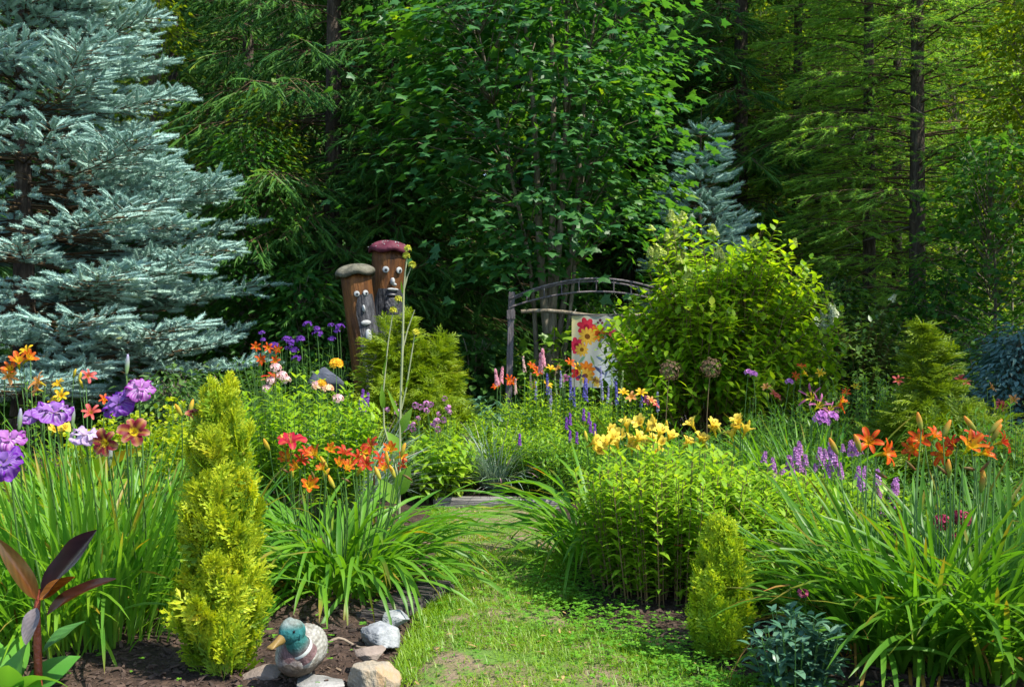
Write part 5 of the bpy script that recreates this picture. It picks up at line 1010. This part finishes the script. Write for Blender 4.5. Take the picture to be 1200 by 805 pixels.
whole('stick', Acc().add(*tube(P, [.003, .005, .006, .005, .005, .005, .004, .002], 7)).mesh('stick', noise_mat('driftwood', [(.15, .11, .075), (.30, .24, .17)], scale=25, stretch=(.3, 3, 3))), 'pale weathered stick lying on the mulch behind the duck decoy', 'stick')
# dark ribbed edging mat
t = thing('edging_mat', 'dark weathered ribbed wooden mat between daylily and grass path', 'edging', (gx(478, 4.15), 4.15, .02), -.35)
dkwood = noise_mat('dark_wood', [(.02, .017, .017), (.06, .05, .05), (.13, .115, .11)], scale=12, stretch=(.6, 6, 3), bump=.6)
def box_v(cx, cy, cz, sx, sy, sz, b=.0):
    v = np.array([[x, y, z] for z in (-1, 1) for y in (-1, 1) for x in (-1, 1)], float)*.5*np.array([sx, sy, sz])+np.array([cx, cy, cz])
    return v, [np.array([(0, 2, 3, 1), (4, 5, 7, 6), (0, 1, 5, 4), (2, 6, 7, 3), (0, 4, 6, 2), (1, 3, 7, 5)])]
def bevbox(name, dims, mat, b=.006, seg=2):
    bm = bmesh.new(); bmesh.ops.create_cube(bm, size=1)
    for v in bm.verts: v.co = Vector((v.co.x*dims[0], v.co.y*dims[1], v.co.z*dims[2]))
    bmesh.ops.bevel(bm, geom=bm.edges[:], offset=b, segments=seg, affect='EDGES'); me = bpy.data.meshes.new(name); bm.to_mesh(me); bm.free(); me.materials.append(mat); return me
part('base', bevbox('mat_base', (.16, .62, .03), dkwood), t)
rg = RNG(3)
for i in range(20): part('slat', bevbox('slat', (.155*rg.uniform(.9, 1.05), .021, .014), dkwood, .003), t, Matrix.Translation((rg.normal(0, .004), -.29+i*.0305, .022)) @ Matrix.Rotation(rg.normal(0, .04), 4, 'Z'))
# timber edging at the end of the path
grey_wood = noise_mat('grey_timber', [(.10, .095, .09), (.24, .22, .20), (.38, .35, .32)], scale=7, stretch=(.35, 5, 5), bump=.6, rough=.85)
for x0, x1, Y, lab, rz in [(508, 612, 6.76, 'pale grey weathered timber edging at the end of the grass path', -.03), (613, 668, 6.72, 'darker shaded timber edging continuing right under the daylily leaves', .05)]:
    L = gx(x1, Y)-gx(x0, Y); whole('timber_edging', bevbox('timber_edging', (L, .09, .075), grey_wood, .012, 3), lab, 'edging', ((gx(x0, Y)+gx(x1, Y))/2, Y, .02), (0, 0, rz))
# duck decoy
t = thing('duck_decoy', 'carved wooden mallard duck decoy standing on a stone', 'decoy', (gx(355, 3.2), 3.2, 0.012), 0); o = np.array(t.location)
n1, n2 = 56, 64; th = np.linspace(0, np.pi, n1); ph = np.linspace(0, 2*np.pi, n2, endpoint=False)
TH, PH = np.meshgrid(th, ph, indexing='ij'); s = -np.cos(TH)           # s -1 breast .. 1 tail
rad = np.sin(TH)**.72; wx_ = .083*rad*(1-.30*np.clip(s, 0, 1)**1.6); wz = .079*rad*(1-.42*np.clip(s, 0, 1)**1.3)
cz = .112+.018*np.clip(s, 0, 1)**2-.012*np.clip(-s, 0, 1); bx = wx_*np.cos(PH); bz = cz+wz*np.sin(PH)*np.where(np.sin(PH) < 0, .92, 1.05); by = s*.145
groove = .0026*np.sin(PH*34+3*np.sin(s*6))*np.clip(1.2-np.abs(s), 0, 1); bx = bx*(1+groove*9); bz = bz+groove*np.sin(PH)
v = np.stack([bx, by, bz], -1); up = np.sin(PH)
flank = np.array([.42, .41, .37]); back = np.array([.36, .35, .31]); breast = np.array([.17, .10, .10]); belly_shade = np.array([.13, .10, .075])
fx = (np.clip((-s-.2)/.6, 0, 1)*np.clip((.75-np.abs(np.cos(PH)))/.5+np.clip((-s-.8)/.15, 0, 1), 0, 1))[..., None]; lo_ = np.clip((-up-.15)/.35, 0, 1)[..., None]  # lower body mask: underside shade is put into the colour
c = back*(np.clip(up, 0, 1))[..., None]+flank*(1-np.clip(up, 0, 1))[..., None]; c = c*(.82+.24*np.sin(PH*34+3*np.sin(s*6)))[..., None]; c = c*(1-fx)+breast*fx*(.9+.25*np.sin(PH*40))[..., None]; c = c*(1-lo_)+belly_shade*lo_  # carved lines darkened in the colour, standing in for groove shade
i = np.arange(n1-1)[:, None]*n2+np.arange(n2)[None]; j = np.arange(n1-1)[:, None]*n2+(np.arange(n2)[None]+1) % n2
carved = col_mat('painted_wood', .65, 0.0, spec=.25)
nt_ = carved.node_tree; bs_ = [n_ for n_ in nt_.nodes if n_.type == 'BSDF_PRINCIPLED'][0]; vc_ = [n_ for n_ in nt_.nodes if n_.type == 'VERTEX_COLOR'][0]
tc_ = nt_.nodes.new('ShaderNodeTexCoord'); no_ = _n(nt_, 'ShaderNodeTexNoise', Scale=38, Detail=6.0, Roughness=.7); nt_.links.new(tc_.outputs['Object'], no_.inputs[0])
cr_ = nt_.nodes.new('ShaderNodeValToRGB'); cr_.color_ramp.elements[0].position = .35; cr_.color_ramp.elements[0].color = (.38, .33, .27, 1); cr_.color_ramp.elements[1].position = .58; cr_.color_ramp.elements[1].color = (1, 1, 1, 1); nt_.links.new(no_.outputs[0], cr_.inputs[0])
mx_ = nt_.nodes.new('ShaderNodeMix'); mx_.data_type = 'RGBA'; mx_.blend_type = 'MULTIPLY'; mx_.inputs[0].default_value = .85; nt_.links.new(vc_.outputs[0], mx_.inputs[6]); nt_.links.new(cr_.outputs[0], mx_.inputs[7]); nt_.links.new(mx_.outputs[2], bs_.inputs['Base Color'])
bp_ = _n(nt_, 'ShaderNodeBump', Strength=.5, Distance=.006); n2_ = _n(nt_, 'ShaderNodeTexNoise', Scale=120, Detail=4.0); nt_.links.new(tc_.outputs['Object'], n2_.inputs[0]); nt_.links.new(n2_.outputs[0], bp_.inputs['Height']); nt_.links.new(bp_.outputs[0], bs_.inputs['Normal'])
Rb = Matrix.Rotation(math.radians(-9), 4, 'Z')
part('body', Acc().add(v, [np.stack([i, j, j+n2, i+n2], -1).reshape(-1, 4)], c.reshape(-1, 3)).mesh('body', carved), t, Rb)
hp = (at(342, 741, 3.09)-o)/np.array([.90, .82, .96])
def ell(cx, r3, col, k=2):
    return np.asarray(IV)*np.array(r3)+np.array(cx), [IF], col
hv = IV.copy(); hv = hv*np.array([.040, .052, .044]); hv[:, 2] += .006*(hv[:, 1] < 0); hv[:, 0] *= 1-.18*np.clip(-hv[:, 1]/.05, 0, 1); hv[:, 2] -= .10*np.clip(-hv[:, 1]-.02, 0, 1)
teal = np.array([.025, .15, .15]); crown_glint = np.array([.20, .24, .22])
hc = teal+(crown_glint-teal)*np.clip((hv[:, 2:3]-.016)/.02, 0, 1)  # head top lightened: a highlight mixed into the paint colour
nk = tube(np.array([[0.0, .055, -.085], [.0, .035, -.058], [0, .018, -.03], [0, .005, -.005]]), [.050, .043, .037, .034], 24)
nc = np.repeat(np.array([[.17, .10, .10], [.16, .10, .10], [.035, .17, .16], [.035, .19, .18]]), 24, 0)
Hm = Matrix.Translation(Vector(hp.tolist())) @ Matrix.Rotation(math.radians(-38), 4, 'Z')
hd = part('head', Acc().add(hv, [IF], hc).add(*nk, col=nc).mesh('head', carved), t, Hm)
s_ = np.linspace(0, 1, 10); BV = []
for q in s_:
    a = np.arange(16)*2*np.pi/16; w2 = .016-.004*np.sin(q*3.1)+.003*q; h2 = .017*(1-q)**1.2+.0045
    if q > .92: w2 *= .72; h2 *= .6
    BV.append(np.stack([w2*np.cos(a), np.full(16, -.040-q*.060), -.008-.030*q+h2*np.sin(a)+.006*q*q], 1))
ii = np.arange(9)[:, None]*16+np.arange(16)[None]; jj = np.arange(9)[:, None]*16+(np.arange(16)[None]+1) % 16
part('bill', Acc().add(np.concatenate(BV), [np.stack([ii, jj, jj+16, ii+16], -1).reshape(-1, 4), np.arange(144, 160)[None]]).mesh('bill', noise_mat('bill_paint', [(.17, .11, .03), (.29, .18, .05)], scale=30, rough=.5, bump=.1)), hd)
for sg in (-1, 1): part('eye', Acc().add(IV*np.array([.0035, .0050, .0050])+np.array([sg*.0345, -.020, .012]), [IF]).mesh('eye', plain('eye_black', (.01, .01, .012), .15)), hd)
part('neck_ring', Acc().add(*tube(np.array([[0, .040, -.0635], [0, .036, -.058], [0, .0315, -.0525]]), [.0445, .0462, .0435], 28)).mesh('neck_ring', plain('ring_white', (.50, .52, .48), .6)), hd)
for x in (-.02, .028): part('leg', Acc().add(*tube(np.array([[x, -.01, -.02], [x, -.01, .05]]), .006, 8, True)).mesh('leg', noise_mat('peg', [(.2, .16, .1), (.4, .33, .24)], scale=30)), t)
v, q, _, _ = strips(np.array([[0, .11, .115]]), np.array([[0, 1, .12]]), (0, 0, 1), .06, .06, -.3, 6, lambda q: 1-.55*q, .1, 7)
part('tail', Acc().add(v, [q], np.array([.3, .29, .26])).mesh('tail', carved), t, Rb)
t.scale = (.90, .82, .96)
# log faces
logwood = noise_mat('oiled_log', [(.025, .009, .002), (.095, .034, .006), (.18, .07, .012)], scale=5, stretch=(3.5, 3.5, .5), bump=.7, rough=.6, dist=.03)
char = noise_mat('charred_bark', [(.012, .012, .014), (.05, .05, .055), (.13, .13, .14)], scale=6, stretch=(2.5, 2.5, .6), bump=1.0, rough=.9, dist=.04)
def log_face(label, px, pyt, Y, R, H, lean, cap, capR, turn, seed, slab_z):
    rg = RNG(seed); t = thing('log_face', label, 'garden ornament', (gx(px, Y)-math.tan(-lean)*H*0-lean*H, Y, 0)); t.rotation_euler = (0, lean, 0)
    n = 40; K = 26; a = np.arange(n)*2*np.pi/n; z = np.linspace(-.05, H, K); bump_ = 1+.03*np.sin(3*a+1)+.02*np.sin(7*a)
    v = np.stack([np.broadcast_to(R*bump_*np.cos(a), (K, n)), np.broadcast_to(R*bump_*np.sin(a), (K, n)), np.broadcast_to(z[:, None], (K, n))], -1)*np.array([1, 1, 1])
    v[..., :2] *= (1+.03*np.sin(z*2.3+seed))[:, None, None]; i = np.arange(K-1)[:, None]*n+np.arange(n)[None]; j = np.arange(K-1)[:, None]*n+(np.arange(n)[None]+1) % n
    part('log', Acc().add(v, [np.stack([i, j, j+n, i+n], -1).reshape(-1, 4), np.arange((K-1)*n, K*n)[None]]).mesh('log', logwood), t)
    # strip of dark charred wood down one side, proud of the log
    ks = np.linspace(slab_z[0], slab_z[1], 16); aa = np.linspace(turn-slab_z[2], turn+slab_z[3], 14); rr = R*1.05
    top_in = np.clip((slab_z[1]-ks)/.12, 0, 1)[:, None]; A2 = (turn+.1)+(aa[None]-turn-.1)*(.75+.25*top_in)+.06*np.sin(ks*17)[:, None]
    wv = np.stack([rr*np.cos(A2)*1.02, rr*np.sin(A2)*1.02, np.broadcast_to(ks[:, None], A2.shape)], -1); wv[..., :2] *= (1+.012*np.sin(A2*19+ks[:, None]*11))[..., None]
    i = np.arange(15)[:, None]*14+np.arange(13)[None]; part('charred_bark', Acc().add(wv, [np.stack([i, i+1, i+15, i+14], -1).reshape(-1, 4)]).mesh('charred_bark', char), t)
    # mushroom cap
    K2 = 12; u = np.linspace(0, 1, K2); pr = np.concatenate([capR*np.sin(u*np.pi/2), [capR*.97, R*.8]]); pz = np.concatenate([capR*.42*np.cos(u*np.pi/2)**1.15, [-.03, -.0]])
    v = np.stack([pr[:, None]*np.cos(a)*(1+.04*np.sin(3*a+seed)), pr[:, None]*np.sin(a)*(1+.03*np.sin(4*a)), pz[:, None]+.012*np.sin(5*a+seed)], -1); KK = K2+2; i = np.arange(KK-1)[:, None]*n+np.arange(n)[None]; j = np.arange(KK-1)[:, None]*n+(np.arange(n)[None]+1) % n
    cp = part('cap', Acc().add(v, [np.stack([i, i+n, j+n, j], -1).reshape(-1, 4)]).mesh('cap', cap), t, Matrix.Translation((0, 0, H+.02)))
    def on(az, z, out=1.08): return np.array([R*out*np.cos(az), R*out*np.sin(az), z]), np.array([np.cos(az), np.sin(az), 0])
    return t, on, cp
white = plain('white_paint', (.33, .34, .33), .6); dark = plain('dark_paint', (.02, .02, .025), .4); greyp = noise_mat('grey_clay', [(.25, .25, .24), (.45, .45, .43)], scale=20)
def disc(r, th, n=20):
    a = np.arange(n)*2*np.pi/n; rg_ = [(0, .6*th), (r*.55, .62*th), (r*.9, .5*th), (r, 0.0)]
    v = [[0, 0, th]]+[[q*np.cos(x), q*np.sin(x), th*(1-(q/r)**2*.8)] for q in (r*.5, r*.85, r) for x in a]; v += [[r*np.cos(x), r*np.sin(x), -.01] for x in a]
    f = [np.array([(0, 1+i, 1+(i+1) % n) for i in range(n)]), np.array([(1+k*n+i, 1+(k+1)*n+i, 1+(k+1)*n+(i+1) % n, 1+k*n+(i+1) % n) for k in range(3) for i in range(n)])]; return np.array(v), f
def feat(t, on, name, az, z, v, f, mat, out=1.1, up=(0, 0, 1), spin=0.):
    p, nn = on(az, z, out); zz = Vector(nn); xx = Vector((0, 0, 1)).cross(zz).normalized(); yy = zz.cross(xx); Mx = Matrix((xx, yy, zz)).transposed().to_4x4()
    return part(name, Acc().add(v, f).mesh(name, mat), t, Matrix.Translation(Vector(p.tolist())) @ Mx @ Matrix.Rotation(spin, 4, 'Z'))
def slit(w_, h_, th=.015): v, f = disc(1, th); return v*np.array([w_, h_, 1]), f
capred = noise_mat('purple_cap', [(.045, .006, .013), (.09, .013, .028), (.13, .03, .045)], scale=12, rough=.7, bump=.4)
captan = noise_mat('tan_cap', [(.05, .047, .032), (.10, .094, .066), (.17, .16, .12)], scale=12, rough=.85, bump=.5)
AZ = -math.pi/2
t, on, cp = log_face('taller log face with a speckled purple mushroom cap and round white eyes', 455, 284, 9.6, .165, 1.98, .03, capred, .20, AZ+.30, 1, (.2, 1.62, .95, .9))
for k in range(46):
    u, a = RNG(k).random(), RNG(k+99).uniform(0, 6.28); r_ = .20*math.sin(u*1.4); q = IV*.0045+np.array([r_*math.cos(a), r_*math.sin(a), .082*math.cos(u*1.4)**1.15+.004])
    if k == 0: sp_ = Acc()
    sp_.add(q, [IF])
part('speckles', sp_.mesh('speckles', white), cp)
for az in (AZ+.02, AZ+.78):
    e = feat(t, on, 'eye', az, 1.80, *disc(.031, .007), white); part('pupil', Acc().add(*disc(.013, .004)).mesh('pupil', dark), e, Matrix.Translation((.004, -.004, .009)))
feat(t, on, 'nose', AZ+.40, 1.69, *slit(.022, .036, .03), greyp); feat(t, on, 'nostril', AZ+.52, 1.66, *slit(.018, .016, .03), greyp); feat(t, on, 'mouth', AZ+.42, 1.56, *slit(.05, .018, .015), dark, 1.12); feat(t, on, 'moustache', AZ+.42, 1.615, *slit(.055, .014, .014), greyp, 1.12); feat(t, on, 'beard', AZ+.42, 1.44, *slit(.07, .10, .03), char, 1.1)
t, on, cp = log_face('shorter leaning log face with a tan mushroom cap and long white tongue', 416, 318, 9.2, .142, 1.74, -.12, captan, .185, AZ+.45, 2, (.2, 1.55, .45, 1.0))
for az in (AZ+.12, AZ+.66):
    e = feat(t, on, 'eye', az, 1.56, *disc(.026, .007), white); part('pupil', Acc().add(*disc(.011, .004)).mesh('pupil', dark), e, Matrix.Translation((.004, -.004, .009)))
feat(t, on, 'nose', AZ+.42, 1.42, *slit(.014, .034, .03), white); feat(t, on, 'mouth', AZ+.45, 1.29, *slit(.045, .024, .016), greyp, 1.12); feat(t, on, 'tongue', AZ+.52, 1.17, *slit(.030, .06, .02), white, 1.12)
# wooden arch
aw = noise_mat('weathered_wood', [(.06, .052, .055), (.13, .11, .115), (.21, .19, .185)], scale=8, stretch=(4, 4, .5), bump=.6, rough=.85)
Y = 10.4; x0 = gx(597, Y); x1 = gx(800, Y); t = thing('garden_arch', 'weathered wooden garden arch with two curved bows and a post', 'arch', (x0, Y, 0)); o = np.array(t.location); W = x1-x0
part('post', bevbox('post', (.068, .068, 1.68), aw, .006), t, Matrix.Translation((0, 0, .80)) @ Matrix.Rotation(.03, 4, 'Y')); part('post', bevbox('post', (.085, .085, 1.58), aw, .006), t, Matrix.Translation((W, 0, .77)))
part('post_collar', bevbox('post_collar', (.088, .088, .10), aw, .006), t, Matrix.Translation((.015, 0, 1.40)))
def bow(z0, zk, yo, r):
    s = np.linspace(0, 1, 24); P = np.stack([s*W, 0*s+yo, z0+(zk-z0)*np.sin(np.pi*s)**.85], 1); return Acc().add(*tube(P, r, 8)).mesh('bow', aw)
part('bow', bow(1.56, 1.775, -.03, .0125), t); part('bow', bow(1.47, 1.64, -.03, .011), t); part('bow', bow(1.56, 1.775, .45, .012), t)
for s_ in np.linspace(.1, .9, 9): part('spindle', Acc().add(*tube(np.array([[s_*W, -.03, 1.47+.17*math.sin(math.pi*s_)**.85], [s_*W, -.03, 1.56+.215*math.sin(math.pi*s_)**.85]]), .007, 6)).mesh('spindle', aw), t)
s = np.linspace(0, 1, 12); part('cross_branch', Acc().add(*tube(np.stack([.12+s*(W-.2), 0*s-.05, 1.43+.02*np.sin(s*9)-.06*s], 1), .022, 8)).mesh('cross_branch', M['bark_grey']), t)
# printed banner hanging from the cross branch
nx, nz = 110, 160; bw, bh = gx(724, 10.3)-gx(670, 10.3), .74
U, V = np.meshgrid(np.linspace(0, 1, nx), np.linspace(0, 1, nz)); rgb = np.zeros((nz, nx, 3)); rgb[:] = (.46, .45, .37)
rgb = rgb+(np.array([.72, .62, .25])-rgb)*np.clip(.9-2.2*U-1.2*V, 0, 1)[..., None]; rgb = rgb+(np.array([.50, .62, .74])-rgb)*np.clip(1.3*(V-.3)*(U*1.2), 0, .8)[..., None]
ar = bh/bw
def flower_print(cu, cv_, r, col, mid, npet=8, ph_=0., darkc=None):
    global rgb
    r = r*1.25; dx, dy = U-cu, (V-cv_)*ar; rr = np.hypot(dx, dy); an = np.arctan2(dy, dx); edge = r*(.66+.34*np.abs(np.cos(an*npet/2+ph_)))
    m = rr < edge; sh = (1-.35*np.abs(np.sin(an*npet/2+ph_))*(rr/r))[..., None]; rgb = np.where(m[..., None], np.array(col)*sh, rgb); m2 = rr < r*.3; rgb = np.where(m2[..., None], np.array(mid), rgb)
def leaf_print(cu, cv_, L, ang, col):
    global rgb
    dx, dy = U-cu, (V-cv_)*ar; u = dx*np.cos(ang)+dy*np.sin(ang); w2 = -dx*np.sin(ang)+dy*np.cos(ang); m = (np.abs(u) < L)&(np.abs(w2) < .22*L*(1-(u/L)**2)); rgb = np.where(m[..., None], np.array(col), rgb)
for a_ in [(.12, .68, .12, .9, (.10, .25, .12)), (.22, .62, .14, 2.2, (.16, .3, .18)), (.45, .62, .12, 1.2, (.2, .3, .1)), (.62, .6, .12, .6, (.12, .18, .3)), (.6, .76, .16, .7, (.05, .07, .15)), (.75, .8, .12, 1.9, (.1, .14, .25)), (.5, .12, .1, -.5, (.2, .35, .1)), (.7, .22, .12, .4, (.25, .4, .12)), (.35, .9, .14, 2.6, (.2, .3, .08))]: leaf_print(*a_)
for a_ in [(.32, .16, .17, (.62, .03, .06), (.3, .01, .03), 7, .4), (.10, .42, .15, (.62, .03, .08), (.3, .01, .03), 7, 0), (.84, .24, .11, (.6, .04, .10), (.3, .01, .05), 6, .8), (.56, .24, .15, (.78, .20, .02), (.4, .06, .01), 9, .2), (.34, .29, .16, (.72, .42, .05), (.16, .06, .01), 11, 0), (.22, .48, .12, (.70, .42, .05), (.18, .08, .01), 10, .5), (.15, .80, .14, (.66, .04, .04), (.3, .01, .02), 7, .3), (.32, .76, .16, (.76, .22, .02), (.4, .08, .01), 9, .9), (.30, .84, .14, (.72, .42, .05), (.2, .08, .01), 10, .2), (.95, .33, .08, (.55, .05, .06), (.3, .01, .03), 6, .1), (.55, .92, .10, (.6, .45, .08), (.3, .15, .02), 8, .6), (.62, .06, .03, (.12, .02, .05), (.1, .02, .05), 5, 0), (.57, .09, .025, (.12, .02, .05), (.1, .02, .05), 5, 0), (.66, .10, .025, (.2, .02, .05), (.1, .02, .05), 5, 0)]: flower_print(*a_)
Xb = (U-.5)*bw; Yb = .012*np.sin(U*7+1)*V+.006*np.sin(U*15+V*3); Zb = -V*bh+.004*np.sin(U*9)
i = np.arange(nz-1)[:, None]*nx+np.arange(nx-1)[None]; q = np.stack([i, i+nx, i+nx+1, i+1], -1).reshape(-1, 4)
bt = thing('flower_banner', 'white garden banner printed with bright red and orange flowers under the arch', 'banner', (gx(697, 10.3), 10.3, 1.1-(370-402.5)/F*10.3))
cl = Acc().add(np.stack([Xb, Yb, Zb], -1), [q], rgb.reshape(-1, 3)).mesh('cloth', M['print']); part('cloth', cl, bt)
part('rod', Acc().add(*tube(np.array([[-bw*.53, 0, .008], [bw*.53, 0, .008]]), .008, 8, True)).mesh('rod', plain('rod_metal', (.06, .06, .06), .4)), bt)
for sx in (-1, 1): part('cord', Acc().add(*tube(np.array([[sx*bw*.48, 0, .01], [sx*bw*.44, .03, .035], [sx*bw*.40, .05, .07]]), .003, 5)).mesh('cord', plain('cord_grey', (.3, .28, .25), .8)), bt)
# plain grass fringe and seedlings round the soil in front
